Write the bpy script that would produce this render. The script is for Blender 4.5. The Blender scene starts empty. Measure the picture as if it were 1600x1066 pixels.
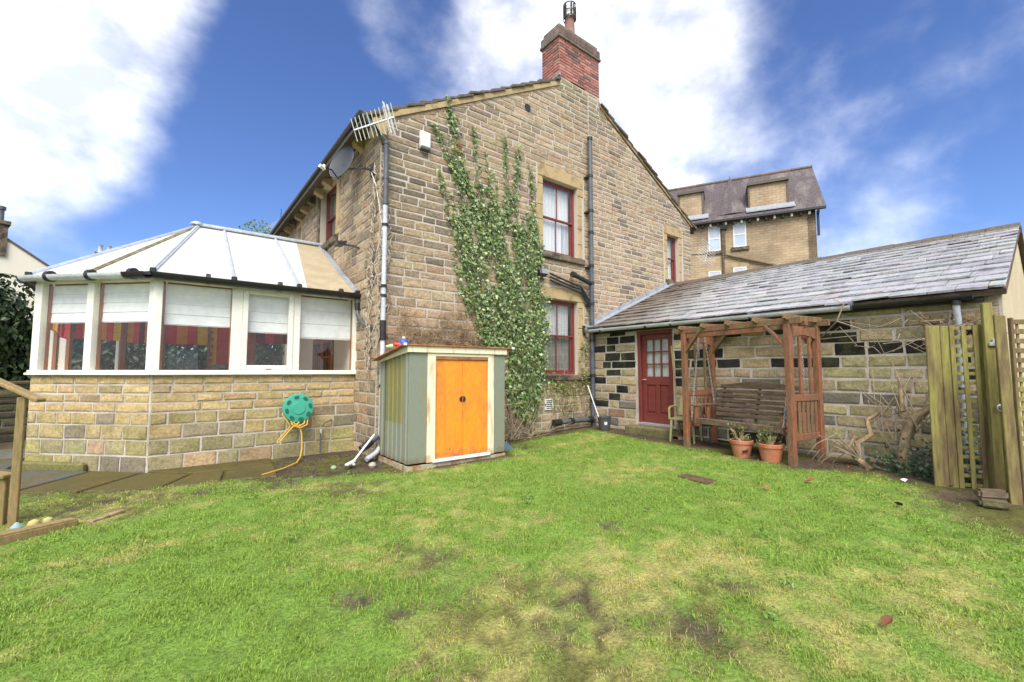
import bpy, bmesh, math, random
import numpy as np
from mathutils import Vector, Matrix, noise as mnoise

R = math.radians
S = bpy.context.scene
COL = S.collection
rng = random.Random(7)
nrg = np.random.RandomState(7)

# ------------------------------------------------------------------ camera
CAM = Vector((-2.79, -7.38, 1.45)); YAW = R(37.9); PITCH = math.atan(47/685.0)
cd = bpy.data.cameras.new("camera"); cam = bpy.data.objects.new("camera", cd); COL.objects.link(cam)
cam.location = CAM; cam.rotation_euler = (math.pi/2 + PITCH, 0, -YAW)
cd.sensor_width = 36; cd.lens = 36*685/1600.0; cd.clip_end = 3000; cd.clip_start = .05
S.camera = cam

# ------------------------------------------------------------------ sky and sun
SUN_AZ = R(218); SUN_EL = R(50)      # compass angle from +Y towards +X: the sun stands behind the camera, to its left
W = bpy.data.worlds.new("World"); S.world = W; W.use_nodes = True
nt = W.node_tree; nt.nodes.clear()
def wn(t, **k):
    n = nt.nodes.new(t)
    for a, b in k.items(): setattr(n, a, b)
    return n
def wl(a, b): nt.links.new(a, b)
def wmath(op, a, b=None, clamp=False):
    n = wn('ShaderNodeMath', operation=op); n.use_clamp = clamp
    for i, v in enumerate((a, b)):
        if v is None: continue
        if isinstance(v, (int, float)): n.inputs[i].default_value = v
        else: wl(v, n.inputs[i])
    return n.outputs[0]
sky = wn('ShaderNodeTexSky', sky_type='NISHITA'); sky.sun_disc = False
sky.sun_elevation = SUN_EL; sky.sun_rotation = SUN_AZ; sky.air_density = 1.0; sky.dust_density = .3; sky.ozone_density = 3.0
tc = wn('ShaderNodeTexCoord'); dirv = tc.outputs['Generated']
# the clouds thin towards the horizon as a layer overhead does: coordinates on a plane above
sep = wn('ShaderNodeSeparateXYZ'); wl(dirv, sep.inputs[0])
def wnoise(scale, det, rough, dist, off):
    mp = wn('ShaderNodeMapping'); wl(dirv, mp.inputs['Vector']); mp.inputs['Location'].default_value = off
    mp.inputs['Scale'].default_value = (1, 1, 1.35)
    n = wn('ShaderNodeTexNoise'); wl(mp.outputs[0], n.inputs['Vector'])
    n.inputs['Scale'].default_value = scale; n.inputs['Detail'].default_value = det
    n.inputs['Roughness'].default_value = rough; n.inputs['Distortion'].default_value = dist
    return n.outputs['Fac']
n1 = wnoise(3.1, 12, .55, .08, (3.1, 1.7, .4)); n2 = wnoise(6.0, 9, .52, .1, (.3, 5.2, 2.2))
m = wmath('ADD', wmath('MULTIPLY', n1, .84), wmath('MULTIPLY', n2, .24))
m = wmath('ADD', m, .0)
# a broad bank of thin cloud behind the camera: the soft light of the photograph comes from there
BLOBS = [((-.55, -.72, .42), 62, .17), ((-.19, .85, .48), 13, .27), ((-.21, .917, .357), 8, .13), ((-.085, .911, .403), 6, .05),
         ((.639, .506, .58), 10, .07), ((.736, .506, .449), 10, .08), ((.523, .558, .644), 8, .05), ((.82, .334, .464), 9, .03),
         ((.908, .298, .295), 13, .07), ((.952, .156, .264), 9, .03), ((.378, .725, .576), 7, .02),
         ((.1, .868, .487), 11, -.24), ((.02, .955, .29), 8, -.08), ((.199, .914, .353), 13, -.24), ((.243, .763, .599), 10, -.15), ((.888, .114, .445), 16, -.20),
         ((-.106, .945, .311), 5.5, -.17), ((.34, .88, .33), 12, -.12)]
for d, r, a in BLOBS:
    v = wn('ShaderNodeVectorMath', operation='DOT_PRODUCT'); wl(dirv, v.inputs[0]); v.inputs[1].default_value = Vector(d).normalized()
    mr = wn('ShaderNodeMapRange', interpolation_type='SMOOTHSTEP'); wl(v.outputs['Value'], mr.inputs['Value'])
    mr.inputs['From Min'].default_value = math.cos(R(r*1.35)); mr.inputs['From Max'].default_value = math.cos(R(r*.25))
    mr.inputs['To Min'].default_value = 0; mr.inputs['To Max'].default_value = a
    m = wmath('ADD', m, mr.outputs[0])
mr = wn('ShaderNodeMapRange', interpolation_type='SMOOTHSTEP'); wl(m, mr.inputs['Value'])
mr.inputs['From Min'].default_value = .36; mr.inputs['From Max'].default_value = .90
mask = mr.outputs[0]
shade = wn('ShaderNodeMapRange'); wl(n2, shade.inputs['Value'])
shade.inputs['From Min'].default_value = .34; shade.inputs['From Max'].default_value = .60
cmix = wn('ShaderNodeMix', data_type='RGBA'); wl(shade.outputs[0], cmix.inputs['Factor'])
CL = 6.2
cmix.inputs['A'].default_value = (CL*.44, CL*.48, CL*.56, 1); cmix.inputs['B'].default_value = (CL*1.0, CL*.99, CL*.98, 1)
tint = wn('ShaderNodeMix', data_type='RGBA', blend_type='MULTIPLY'); tint.inputs['Factor'].default_value = 1
wl(sky.outputs[0], tint.inputs['A']); tint.inputs['B'].default_value = (.355, .41, .565, 1)
fin = wn('ShaderNodeMix', data_type='RGBA'); wl(mask, fin.inputs['Factor']); wl(tint.outputs['Result'], fin.inputs['A']); wl(cmix.outputs['Result'], fin.inputs['B'])
bg = wn('ShaderNodeBackground'); wl(fin.outputs['Result'], bg.inputs[0]); bg.inputs[1].default_value = .10
wo = wn('ShaderNodeOutputWorld'); wl(bg.outputs[0], wo.inputs[0])

sl = bpy.data.lights.new("sun", 'SUN'); sun = bpy.data.objects.new("sun", sl); COL.objects.link(sun)
sl.energy = 1.5; sl.angle = R(36); sl.color = (1, .96, .9)
sv = Vector((math.sin(SUN_AZ)*math.cos(SUN_EL), math.cos(SUN_AZ)*math.cos(SUN_EL), math.sin(SUN_EL)))
sun.rotation_euler = sv.to_track_quat('Z', 'Y').to_euler(); sun.location = (-8, -10, 14)
S.view_settings.view_transform = 'Standard'; S.view_settings.look = 'None'
S.view_settings.gamma = 1; S.view_settings.use_curve_mapping = False
S.view_settings.exposure = 1.72

# ------------------------------------------------------------------ helpers
def proj(p):
    d = Vector(p) - CAM
    f = Vector((math.sin(YAW)*math.cos(PITCH), math.cos(YAW)*math.cos(PITCH), math.sin(PITCH)))
    r = Vector((math.cos(YAW), -math.sin(YAW), 0)); u = r.cross(f)
    z = max(d.dot(f), .01)
    return d.dot(r)/z, d.dot(u)/z

def smooth01(t):
    t = min(1, max(0, t)); return t*t*(3 - 2*t)
def gz(x, y):
    """height of the ground"""
    z = .12*smooth01((x - 1.5)/4.0)
    z += .012*mnoise.noise((x*.9, y*.9, 0)) + .006*mnoise.noise((x*3.1, y*3.1, 4))
    return z

class MB:
    def __init__(s): s.v = []; s.f = []; s.c = []; s.cc = None
    def vert(s, p):
        s.v.append(tuple(p))
        if s.cc is not None: s.c.append(s.cc)
        return len(s.v) - 1
    def poly(s, pts): s.f.append([s.vert(p) for p in pts])
    def hexa(s, P):
        """8 points: bottom four in turn, top four in turn"""
        i = [s.vert(p) for p in P]
        for q in ((3, 2, 1, 0), (4, 5, 6, 7), (0, 1, 5, 4), (1, 2, 6, 5), (2, 3, 7, 6), (3, 0, 4, 7)): s.f.append([i[k] for k in q])
    def box(s, x0, x1, y0, y1, z0, z1):
        s.hexa([(x0, y0, z0), (x1, y0, z0), (x1, y1, z0), (x0, y1, z0), (x0, y0, z1), (x1, y0, z1), (x1, y1, z1), (x0, y1, z1)])
    def fbox(s, fr, u0, u1, n0, n1, z0, z1):
        s.hexa([fr(u0, n0, z0), fr(u1, n0, z0), fr(u1, n1, z0), fr(u0, n1, z0), fr(u0, n0, z1), fr(u1, n0, z1), fr(u1, n1, z1), fr(u0, n1, z1)])
    def beam(s, a, b, w, h, up=(0, 0, 1)):
        """a bar of section w by h from a to b"""
        a = Vector(a); b = Vector(b); d = (b - a).normalized(); up = Vector(up)
        if abs(d.dot(up)) > .98: up = Vector((1, 0, 0))
        x = d.cross(up).normalized()*w/2; y = x.cross(d).normalized()*h/2
        s.hexa([a - x - y, a + x - y, a + x + y, a - x + y, b - x - y, b + x - y, b + x + y, b - x + y])
    def tube(s, pts, r, seg=8, caps=True):
        pts = [Vector(p) for p in pts]; n = len(pts); rs = r if isinstance(r, (list, tuple)) else [r]*n
        rings = []; px = None
        for i, p in enumerate(pts):
            d = (pts[min(i + 1, n - 1)] - pts[max(i - 1, 0)])
            d = d.normalized() if d.length > 1e-9 else Vector((0, 0, 1))
            if px is None:
                a = Vector((0, 0, 1)) if abs(d.z) < .9 else Vector((1, 0, 0))
                px = d.cross(a).normalized()
            px = (px - d*px.dot(d)); px = px.normalized() if px.length > 1e-6 else d.orthogonal().normalized()
            py = d.cross(px)
            rings.append([s.vert(p + (px*math.cos(2*math.pi*k/seg) + py*math.sin(2*math.pi*k/seg))*rs[i]) for k in range(seg)])
        for i in range(n - 1):
            for k in range(seg):
                s.f.append([rings[i][k], rings[i][(k + 1) % seg], rings[i + 1][(k + 1) % seg], rings[i + 1][k]])
        if caps: s.f.append(rings[0][::-1]); s.f.append(rings[-1])
    def lathe(s, c, prof, seg=20, axis='z', caps=True):
        """prof: (radius, height) pairs round an axis through c"""
        c = Vector(c); rings = []
        for r, h in prof:
            ring = []
            for k in range(seg):
                a = 2*math.pi*k/seg; q = (r*math.cos(a), r*math.sin(a), h)
                if axis == 'x': q = (q[2], q[0], q[1])
                if axis == 'y': q = (q[1], q[2], q[0])
                ring.append(s.vert(c + Vector(q)))
            rings.append(ring)
        for i in range(len(rings) - 1):
            for k in range(seg): s.f.append([rings[i][k], rings[i][(k + 1) % seg], rings[i + 1][(k + 1) % seg], rings[i + 1][k]])
        if caps: s.f.append(rings[0][::-1]); s.f.append(rings[-1])
    def prism(s, pts, off):
        """a polygon swept by the vector off"""
        off = Vector(off); a = [s.vert(p) for p in pts]; b = [s.vert(Vector(p) + off) for p in pts]; n = len(pts)
        s.f.append(a[::-1]); s.f.append(b)
        for k in range(n): s.f.append([a[k], a[(k + 1) % n], b[(k + 1) % n], b[k]])
    def build(s, name, m=None, parent=None, world=True, smooth=False, bevel=0, seg=1, kind=None, recalc=True):
        off = Vector((0, 0, 0))
        p = parent
        while p is not None and (world or p.parent is not None): off += p.location; p = p.parent
        vs = np.array(s.v, dtype=float)
        lo = vs.min(0); hi = vs.max(0); cen = (lo + hi)/2; cen[2] = lo[2]
        me = bpy.data.meshes.new(name)
        me.from_pydata((vs - cen).tolist(), [], s.f)
        if s.cc is not None:
            at = me.attributes.new('col', 'FLOAT_COLOR', 'POINT')
            at.data.foreach_set('color', np.array([(*c[:3], 1.0) for c in s.c], dtype=np.float32).ravel())
        if bevel or recalc:
            bm = bmesh.new(); bm.from_mesh(me)
            if recalc: bmesh.ops.recalc_face_normals(bm, faces=bm.faces)
            if bevel:
                es = [e for e in bm.edges if len(e.link_faces) == 2 and e.calc_face_angle(0) > .5]
                bmesh.ops.bevel(bm, geom=es, offset=bevel, segments=seg, affect='EDGES', clamp_overlap=True)
            bm.to_mesh(me); bm.free()
        if smooth:
            for p in me.polygons: p.use_smooth = True
            try: me.set_sharp_from_angle(angle=R(40))
            except Exception: pass
        o = bpy.data.objects.new(name, me); COL.objects.link(o)
        o.location = Vector(cen) - off
        if parent is not None: o.parent = parent
        if m is not None: me.materials.append(m)
        if kind: o['kind'] = kind
        return o

def tag(o, label, cat, group=None):
    o['label'] = label; o['category'] = cat
    if group: o['group'] = group
    return o
def thing(name, label, cat, loc=(0, 0, 0), rz=0, group=None):
    o = bpy.data.objects.new(name, None); COL.objects.link(o); o.empty_display_size = .2
    o.location = loc; o.rotation_euler = (0, 0, rz)
    return tag(o, label, cat, group)
def struct(o): o['kind'] = 'structure'; return o
def copy_tree(o, parent=None):
    c = o.copy(); COL.objects.link(c); c.parent = parent
    for ch in list(o.children): copy_tree(ch, c)
    return c
def frame(O, U, N):
    O = Vector(O); U = Vector(U).normalized(); N = Vector(N).normalized()
    def f(u, n, z): return O + U*u + N*n + Vector((0, 0, z))
    return f

# ------------------------------------------------------------------ materials
def mat(name, base=(.5, .5, .5), rough=.75, attr=False, col2=None, scale=6, amt=.5, lo=.42, hi=.62, var=.18, vscale=30,
        bump=.15, bscale=60, bdist=.01, metallic=0, spec=.4, stretch=None, transl=0, coat=0, spots=None, detail=5, low=None):
    m = bpy.data.materials.new(name); m.use_nodes = True; t = m.node_tree; N = t.nodes; L = t.links
    b = N['Principled BSDF']; b.inputs['Roughness'].default_value = rough; b.inputs['Metallic'].default_value = metallic
    b.inputs['Specular IOR Level'].default_value = spec
    if coat: b.inputs['Coat Weight'].default_value = coat; b.inputs['Coat Roughness'].default_value = .15
    geo = N.new('ShaderNodeNewGeometry'); vec = geo.outputs['Position']
    if stretch:
        mp = N.new('ShaderNodeMapping'); L.new(vec, mp.inputs['Vector']); mp.inputs['Scale'].default_value = stretch; vec2 = mp.outputs[0]
    else: vec2 = vec
    def noise(sc, det=detail, v=None):
        n = N.new('ShaderNodeTexNoise'); L.new(v or vec2, n.inputs['Vector']); n.inputs['Scale'].default_value = sc
        n.inputs['Detail'].default_value = det; n.inputs['Roughness'].default_value = .62; return n.outputs['Fac']
    def mrange(v, a, bb, c, d):
        n = N.new('ShaderNodeMapRange'); n.inputs['From Min'].default_value = a; n.inputs['From Max'].default_value = bb
        n.inputs['To Min'].default_value = c; n.inputs['To Max'].default_value = d; L.new(v, n.inputs['Value']); return n.outputs[0]
    if attr:
        a = N.new('ShaderNodeAttribute'); a.attribute_name = 'col'; col = a.outputs['Color']
    else:
        a = N.new('ShaderNodeRGB'); a.outputs[0].default_value = (*base, 1); col = a.outputs[0]
    if col2 is not None:
        x = N.new('ShaderNodeMix'); x.data_type = 'RGBA'; L.new(mrange(noise(scale), lo, hi, 0, amt), x.inputs['Factor'])
        L.new(col, x.inputs['A']); x.inputs['B'].default_value = (*col2, 1); col = x.outputs['Result']
    if spots is not None:
        sc, c3, s0, s1 = spots
        x = N.new('ShaderNodeMix'); x.data_type = 'RGBA'; L.new(mrange(noise(sc, 3), s0, s1, 0, 1), x.inputs['Factor'])
        L.new(col, x.inputs['A']); x.inputs['B'].default_value = (*c3, 1); col = x.outputs['Result']
    if low is not None:                                  # splashed soil and rust creeping up from the foot of a thing
        c4, z0, z1 = low; sp = N.new('ShaderNodeSeparateXYZ'); L.new(vec, sp.inputs[0]); ad = N.new('ShaderNodeMath'); ad.operation = 'MULTIPLY_ADD'; L.new(noise(9, 5, vec), ad.inputs[0]); ad.inputs[1].default_value = -(z1 - z0)*2.2; L.new(sp.outputs[2], ad.inputs[2])
        x = N.new('ShaderNodeMix'); x.data_type = 'RGBA'; L.new(mrange(ad.outputs[0], z0 - (z1 - z0)*1.1, z1 - (z1 - z0)*1.1, .85, 0), x.inputs['Factor']); L.new(col, x.inputs['A']); x.inputs['B'].default_value = (*c4, 1); col = x.outputs['Result']
    if var:
        x = N.new('ShaderNodeMix'); x.data_type = 'RGBA'; x.blend_type = 'MULTIPLY'; x.inputs['Factor'].default_value = 1
        L.new(col, x.inputs['A']); g = mrange(noise(vscale, 4), .25, .75, 1 - var*1.6, 1 + var*1.6)
        L.new(g, x.inputs['B']); col = x.outputs['Result']
    L.new(col, b.inputs['Base Color'])
    if bump:
        bp = N.new('ShaderNodeBump'); bp.inputs['Strength'].default_value = bump; bp.inputs['Distance'].default_value = bdist
        L.new(noise(bscale, 6), bp.inputs['Height']); L.new(bp.outputs[0], b.inputs['Normal'])
    if transl:
        tr = N.new('ShaderNodeBsdfTranslucent'); L.new(col, tr.inputs['Color']); ms = N.new('ShaderNodeMixShader'); ms.inputs[0].default_value = transl
        L.new(b.outputs[0], ms.inputs[1]); L.new(tr.outputs[0], ms.inputs[2]); L.new(ms.outputs[0], N['Material Output'].inputs[0])
    return m

def glass_mat(name, tintc=(.9, .93, .92), refl=1.0, rough=.015, ior=1.5):
    m = bpy.data.materials.new(name); m.use_nodes = True; t = m.node_tree; t.nodes.remove(t.nodes['Principled BSDF'])
    tr = t.nodes.new('ShaderNodeBsdfTransparent'); tr.inputs[0].default_value = (*tintc, 1)
    g = t.nodes.new('ShaderNodeBsdfGlossy'); g.inputs['Roughness'].default_value = rough
    lw = t.nodes.new('ShaderNodeLayerWeight'); lw.inputs[0].default_value = .5
    pw = t.nodes.new('ShaderNodeMath'); pw.operation = 'POWER'; pw.inputs[1].default_value = 4.0; t.links.new(lw.outputs['Facing'], pw.inputs[0])
    mu = t.nodes.new('ShaderNodeMath'); mu.operation = 'MULTIPLY_ADD'; mu.inputs[1].default_value = .6*refl; mu.inputs[2].default_value = .045*refl; mu.use_clamp = True
    t.links.new(pw.outputs[0], mu.inputs[0])
    x = t.nodes.new('ShaderNodeMixShader'); t.links.new(mu.outputs[0], x.inputs[0]); t.links.new(tr.outputs[0], x.inputs[1]); t.links.new(g.outputs[0], x.inputs[2])
    t.links.new(x.outputs[0], t.nodes['Material Output'].inputs[0]); return m

M = {}
M['stone'] = mat('sandstone', attr=True, rough=.9, col2=(.10, .08, .06), scale=7, amt=.5, lo=.48, hi=.74, var=.24, vscale=22, bump=.8, bscale=38, bdist=.018, spec=.15)
M['stone_moss'] = mat('mossy_sandstone', attr=True, rough=.88, col2=(.12, .13, .03), scale=5, amt=.45, lo=.48, hi=.7, var=.22, vscale=24, bump=.7, bscale=42, bdist=.016, spec=.2)
M['dressed'] = mat('dressed_sandstone', (.46, .34, .18), rough=.9, col2=(.14, .11, .075), scale=3.5, amt=.75, lo=.5, hi=.72, var=.12, vscale=40, bump=.3, bscale=80, bdist=.006, spec=.15)
M['sill_stone'] = mat('weathered_sill_stone', (.2, .155, .1), rough=.9, col2=(.05, .047, .042), scale=4, amt=.95, lo=.4, hi=.6, var=.2, vscale=30, bump=.4, bscale=60, spec=.15)
M['mortar'] = mat('lime_mortar', (.52, .465, .395), rough=.95, col2=(.52, .45, .36), scale=3, amt=.6, lo=.45, hi=.65, var=.12, vscale=60, bump=.5, bscale=120, bdist=.006, spec=.1)
M['mortar_grey'] = mat('grey_mortar', (.54, .48, .42), rough=.95, col2=(.29, .25, .17), scale=2.2, amt=.7, lo=.42, hi=.65, var=.15, vscale=50, bump=.5, bscale=100, bdist=.008, spec=.1)
M['slate'] = mat('stone_slate', attr=True, rough=.36, col2=(.10, .10, .09), scale=4, amt=.5, lo=.5, hi=.7, var=.2, vscale=30, bump=.35, bscale=35, bdist=.008, spec=.6)
M['roof_slate'] = mat('dark_roof_slate', (.12, .095, .07), rough=.7, col2=(.12, .1, .06), scale=5, amt=.7, var=.25, vscale=20, bump=.5, bscale=40, bdist=.01)
M['brick'] = mat('red_brick', attr=True, rough=.88, col2=(.07, .06, .055), scale=10, amt=.5, lo=.5, hi=.7, var=.2, vscale=40, bump=.4, bscale=90, spec=.15)
M['red'] = mat('oxblood_paint', (.17, .036, .031), rough=.45, col2=(.24, .05, .035), scale=12, amt=.5, var=.12, vscale=30, bump=.08, bscale=80, spec=.5)
M['white'] = mat('cream_upvc', (.8, .77, .68), rough=.45, col2=(.55, .5, .36), scale=3, amt=.5, lo=.5, hi=.72, var=.05, bump=.03)
M['white_paint'] = mat('white_paint', (.8, .8, .77), rough=.5, var=.05, bump=.04)
M['lead'] = mat('lead_grey', (.34, .36, .39), rough=.5, col2=(.2, .21, .22), scale=8, amt=.6, var=.15, bump=.1)
M['alu'] = mat('aluminium_bar', (.52, .56, .62), rough=.42, col2=(.3, .33, .36), scale=7, amt=.5, var=.1, bump=.04, metallic=.25)
M['mould'] = mat('algae_stained_bar', (.2, .17, .085), rough=.8, col2=(.4, .37, .27), scale=9, amt=.6, var=.2, bump=.2)
M['black'] = mat('black_plastic', (.017, .017, .018), rough=.38, col2=(.035, .033, .03), scale=10, amt=.6, var=.15, bump=.05, spec=.5)
M['pipe_grey'] = mat('weathered_grey_pipe', (.085, .09, .1), rough=.42, col2=(.15, .155, .16), scale=5, amt=.5, var=.12, bump=.06, spec=.5)
M['pipe_pale'] = mat('sun_bleached_pipe', (.58, .60, .65), rough=.42, col2=(.4, .42, .45), scale=6, amt=.6, var=.12, bump=.06, spec=.5)
M['gutter'] = mat('shiny_grey_gutter', (.66, .68, .70), rough=.25, col2=(.42, .43, .44), scale=4, amt=.5, var=.12, bump=.05, spec=.6)
M['glass'] = glass_mat('window_glass', (.985, .99, .985), refl=2.2)
M['glass_c'] = glass_mat('conservatory_glass', (.99, .995, .99), refl=.65, rough=.03)
M['dark_room'] = mat('dark_interior', (.05, .045, .04), rough=.9, var=.1, bump=0)
M['blind'] = mat('white_blind', (.9, .9, .89), rough=.8, var=.02, bump=.03)
M['net'] = mat('net_curtain', (.72, .73, .73), rough=.9, col2=(.48, .5, .52), scale=14, amt=.7, stretch=(6, 6, .3), var=.05, bump=.1)
M['net_dim'] = mat('dim_net_curtain', (.34, .33, .31), rough=.9, col2=(.2, .2, .19), scale=10, amt=.7, stretch=(6, 6, .3), var=.05, bump=.1)
M['poly'] = mat('white_polycarbonate', (.94, .93, .90), rough=.35, col2=(.85, .83, .76), scale=1.8, amt=.5, lo=.5, hi=.75, var=.02, bump=.02, transl=.45, spec=.5)
M['poly_tan'] = mat('stained_polycarbonate', (.56, .47, .31), rough=.5, col2=(.44, .36, .21), scale=3, amt=.6, var=.1, vscale=12, bump=.03, transl=.2)
M['brown_frame'] = mat('brown_wood_effect', (.34, .135, .06), rough=.5, col2=(.24, .09, .04), scale=6, amt=.6, stretch=(1, 1, .15), var=.1, bump=.05)
M['leaf'] = mat('leaf_green', attr=True, rough=.45, var=.15, vscale=20, bump=0, transl=.25, spec=.4)
M['grass'] = mat('grass_blade', attr=True, rough=.6, var=.1, vscale=3, bump=0, transl=.3, spec=.25)
M['twig'] = mat('dead_twig', (.30, .23, .15), rough=.9, col2=(.34, .27, .19), scale=9, amt=.8, var=.2, bump=.2)
M['bark'] = mat('pale_bark', (.40, .28, .16), rough=.9, col2=(.12, .08, .05), scale=9, amt=.7, stretch=(1, 1, .4), var=.2, bump=.6, bscale=30, bdist=.02)
M['wood_red'] = mat('red_stained_timber', (.255, .10, .052), rough=.75, col2=(.15, .10, .06), scale=5, amt=.8, lo=.42, hi=.66, stretch=(1, 1, .25), var=.22, vscale=30, bump=.3, bscale=60, spec=.3)
M['wood_moss'] = mat('mossy_stained_timber', (.19, .105, .058), rough=.85, col2=(.18, .15, .065), scale=4, amt=.8, lo=.46, hi=.68, stretch=(1, 1, .35), var=.22, bump=.3, spec=.3)
M['wood_dark'] = mat('weathered_dark_timber', (.115, .078, .052), rough=.85, col2=(.2, .155, .10), scale=7, amt=.7, stretch=(.5, .5, 1.5), var=.25, bump=.4, spec=.3)
M['fence'] = mat('algae_green_timber', (.275, .245, .075), rough=.85, col2=(.15, .10, .055), scale=4, amt=.95, lo=.42, hi=.62, stretch=(1.6, 1.6, .22), var=.2, vscale=25, bump=.35, bscale=50, spec=.25)
M['post'] = mat('pale_garden_timber', (.3, .2, .09), rough=.85, col2=(.2, .17, .06), scale=4, amt=.7, stretch=(2, 2, .3), var=.2, bump=.3)
M['shed_green'] = mat('green_painted_steel', (.225, .245, .19), rough=.5, col2=(.25, .235, .12), scale=2.2, amt=.55, lo=.47, hi=.66, stretch=(3, 3, .35), var=.08, vscale=30, bump=.06, spec=.4, low=((.16, .10, .05), .02, .16))
M['shed_yellow'] = mat('faded_green_steel', (.24, .21, .06), rough=.5, col2=(.15, .18, .12), scale=2.5, amt=.6, stretch=(3, 3, .35), var=.1, bump=.06, spec=.4)
M['shed_cream'] = mat('cream_steel_rusting', (.78, .72, .52), rough=.5, col2=(.5, .23, .06), scale=3.0, amt=.9, lo=.54, hi=.72, stretch=(3, 3, .5), var=.06, bump=.06, low=((.40, .19, .06), .0, .2))
M['shed_orange'] = mat('orange_faded_steel', (.80, .30, .025), rough=.5, col2=(.66, .22, .04), scale=1.6, amt=.8, stretch=(2, 2, .8), var=.09, vscale=14, bump=.06, spec=.4, spots=(7, (.3, .08, .02), .68, .76), low=((.25, .085, .05), .05, .22))
M['shed_roof'] = mat('rusty_orange_steel', (.40, .17, .07), rough=.6, col2=(.22, .07, .03), scale=7, amt=.8, var=.2, bump=.15)
M['terracotta'] = mat('terracotta_plastic', (.45, .15, .075), rough=.6, col2=(.5, .24, .15), scale=6, amt=.6, var=.1, bump=.08)
M['teal'] = mat('teal_plastic', (.05, .36, .25), rough=.38, col2=(.08, .42, .3), scale=8, amt=.5, var=.05, bump=.02, spec=.5)
M['teal_dark'] = mat('dark_teal_plastic', (.02, .12, .085), rough=.5, var=.05, bump=.02)
M['hose'] = mat('yellow_hose', (.6, .36, .06), rough=.45, var=.08, bump=.03)
M['cream_render'] = mat('cream_render', (.62, .52, .33), rough=.9, col2=(.5, .42, .25), scale=2, amt=.6, var=.08, bump=.2)
M['dish'] = mat('grey_dish_metal', (.06, .063, .068), rough=.45, var=.08, bump=.04, bscale=200)
M['metal'] = mat('galvanised_metal', (.55, .57, .6), rough=.4, metallic=.6, var=.12, bump=.05)
M['chair_pl'] = mat('yellowed_green_plastic', (.36, .35, .17), rough=.5, col2=(.25, .24, .09), scale=6, amt=.6, var=.1, bump=.05)
M['flag'] = mat('mossy_flagstone', attr=True, rough=.7, col2=(.115, .085, .018), scale=3, amt=.85, lo=.4, hi=.62, var=.2, vscale=20, bump=.4, bscale=30, bdist=.01, spec=.4)

# ------------------------------------------------------------------ ground, lawn, path
def vnoise(x, y, seed=0):
    x = np.asarray(x, float); y = np.asarray(y, float)
    xi = np.floor(x).astype(np.int64); yi = np.floor(y).astype(np.int64); fx = x - xi; fy = y - yi
    fx = fx*fx*(3 - 2*fx); fy = fy*fy*(3 - 2*fy)
    def h(a, b):
        n = (a*374761393 + b*668265263 + seed*1274126177) & 0x7fffffff
        n = ((n ^ (n >> 13))*1274126177) & 0x7fffffff
        return ((n ^ (n >> 16)) & 0xffff)/65535.0
    return (h(xi, yi)*(1 - fx) + h(xi + 1, yi)*fx)*(1 - fy) + (h(xi, yi + 1)*(1 - fx) + h(xi + 1, yi + 1)*fx)*fy
def fbm(x, y, sc, seed=0, octv=4):
    s = 0; a = .5; t = 0
    for k in range(octv):
        s = s + a*vnoise(np.asarray(x)*sc + 17.3*k, np.asarray(y)*sc - 9.1*k, seed + k); t += a; a *= .5; sc *= 2.03
    return s/t
def sst(v, a, b):
    t = np.clip((np.asarray(v) - a)/(b - a), 0, 1); return t*t*(3 - 2*t)
LAWN = [(-14, -14), (-14, .9), (-4.6, .75), (-3.97, .3), (-2.83, -.3), (-2.3, -.32), (-1.65, -.52), (-.37, -1.15), (-.1, -1.36), (1.9, -1.36),
        (2.05, -.5), (3.5, -.35), (4.85, -.6), (4.5, -2.8), (4.22, -4.8), (4.5, -5.7), (4.3, -6.2), (3.5, -6.62), (3.0, -7.1), (2.9, -14)]
def lawn_dist(x, y):
    """distance inside the lawn's outline (negative outside)"""
    x = np.asarray(x, float); y = np.asarray(y, float); best = np.full(x.shape, 1e9); ins = np.zeros(x.shape, bool); n = len(LAWN)
    for i in range(n):
        (ax, ay), (bx, by) = LAWN[i], LAWN[(i + 1) % n]
        dx, dy = bx - ax, by - ay; t = np.clip(((x - ax)*dx + (y - ay)*dy)/(dx*dx + dy*dy), 0, 1)
        best = np.minimum(best, np.hypot(x - ax - t*dx, y - ay - t*dy))
        c = ((ay > y) != (by > y)) & (x < dx*(y - ay)/((by - ay) if by != ay else 1e-9) + ax); ins ^= c
    return np.where(ins, best, -best)
MUD = [(-1.26, -5.24, .17), (-1.66, -5.42, .16), (-.8, -4.97, .13), (-1.16, -4.19, .2), (-.88, -5.62, .24), (-1.78, -4.48, .12), (.32, -5.79, .16), (-1.0, -1.75, .42),
       (-1.64, -4.77, .1), (-1.25, -4.0, .16), (-1.16, -5.8, .25), (.09, -5.72, .12), (-3.4, -.75, .5), (-3.1, -1.2, .3), (-3.7, -.2, .4), (-2.6, -.7, .35), (-1.6, -.9, .35), (3.9, -6.7, .45), (3.2, -6.9, .3), (2.6, -.9, .3),
       (.55, -4.6, .12), (-.3, -6.0, .3), (-1.1, -5.1, .35), (-1.5, -5.75, .3), (-.6, -5.3, .25)]
def mud(x, y):
    s = np.zeros(np.asarray(x).shape); q = fbm(x, y, 11, 40, 3)
    for a, b, r in MUD: s = np.maximum(s, np.exp(-((x - a)**2 + (y - b)**2)/(r*r))*(.1 + 1.5*sst(q, .3, .7)))
    return np.clip(s*.95, 0, 1)
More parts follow.
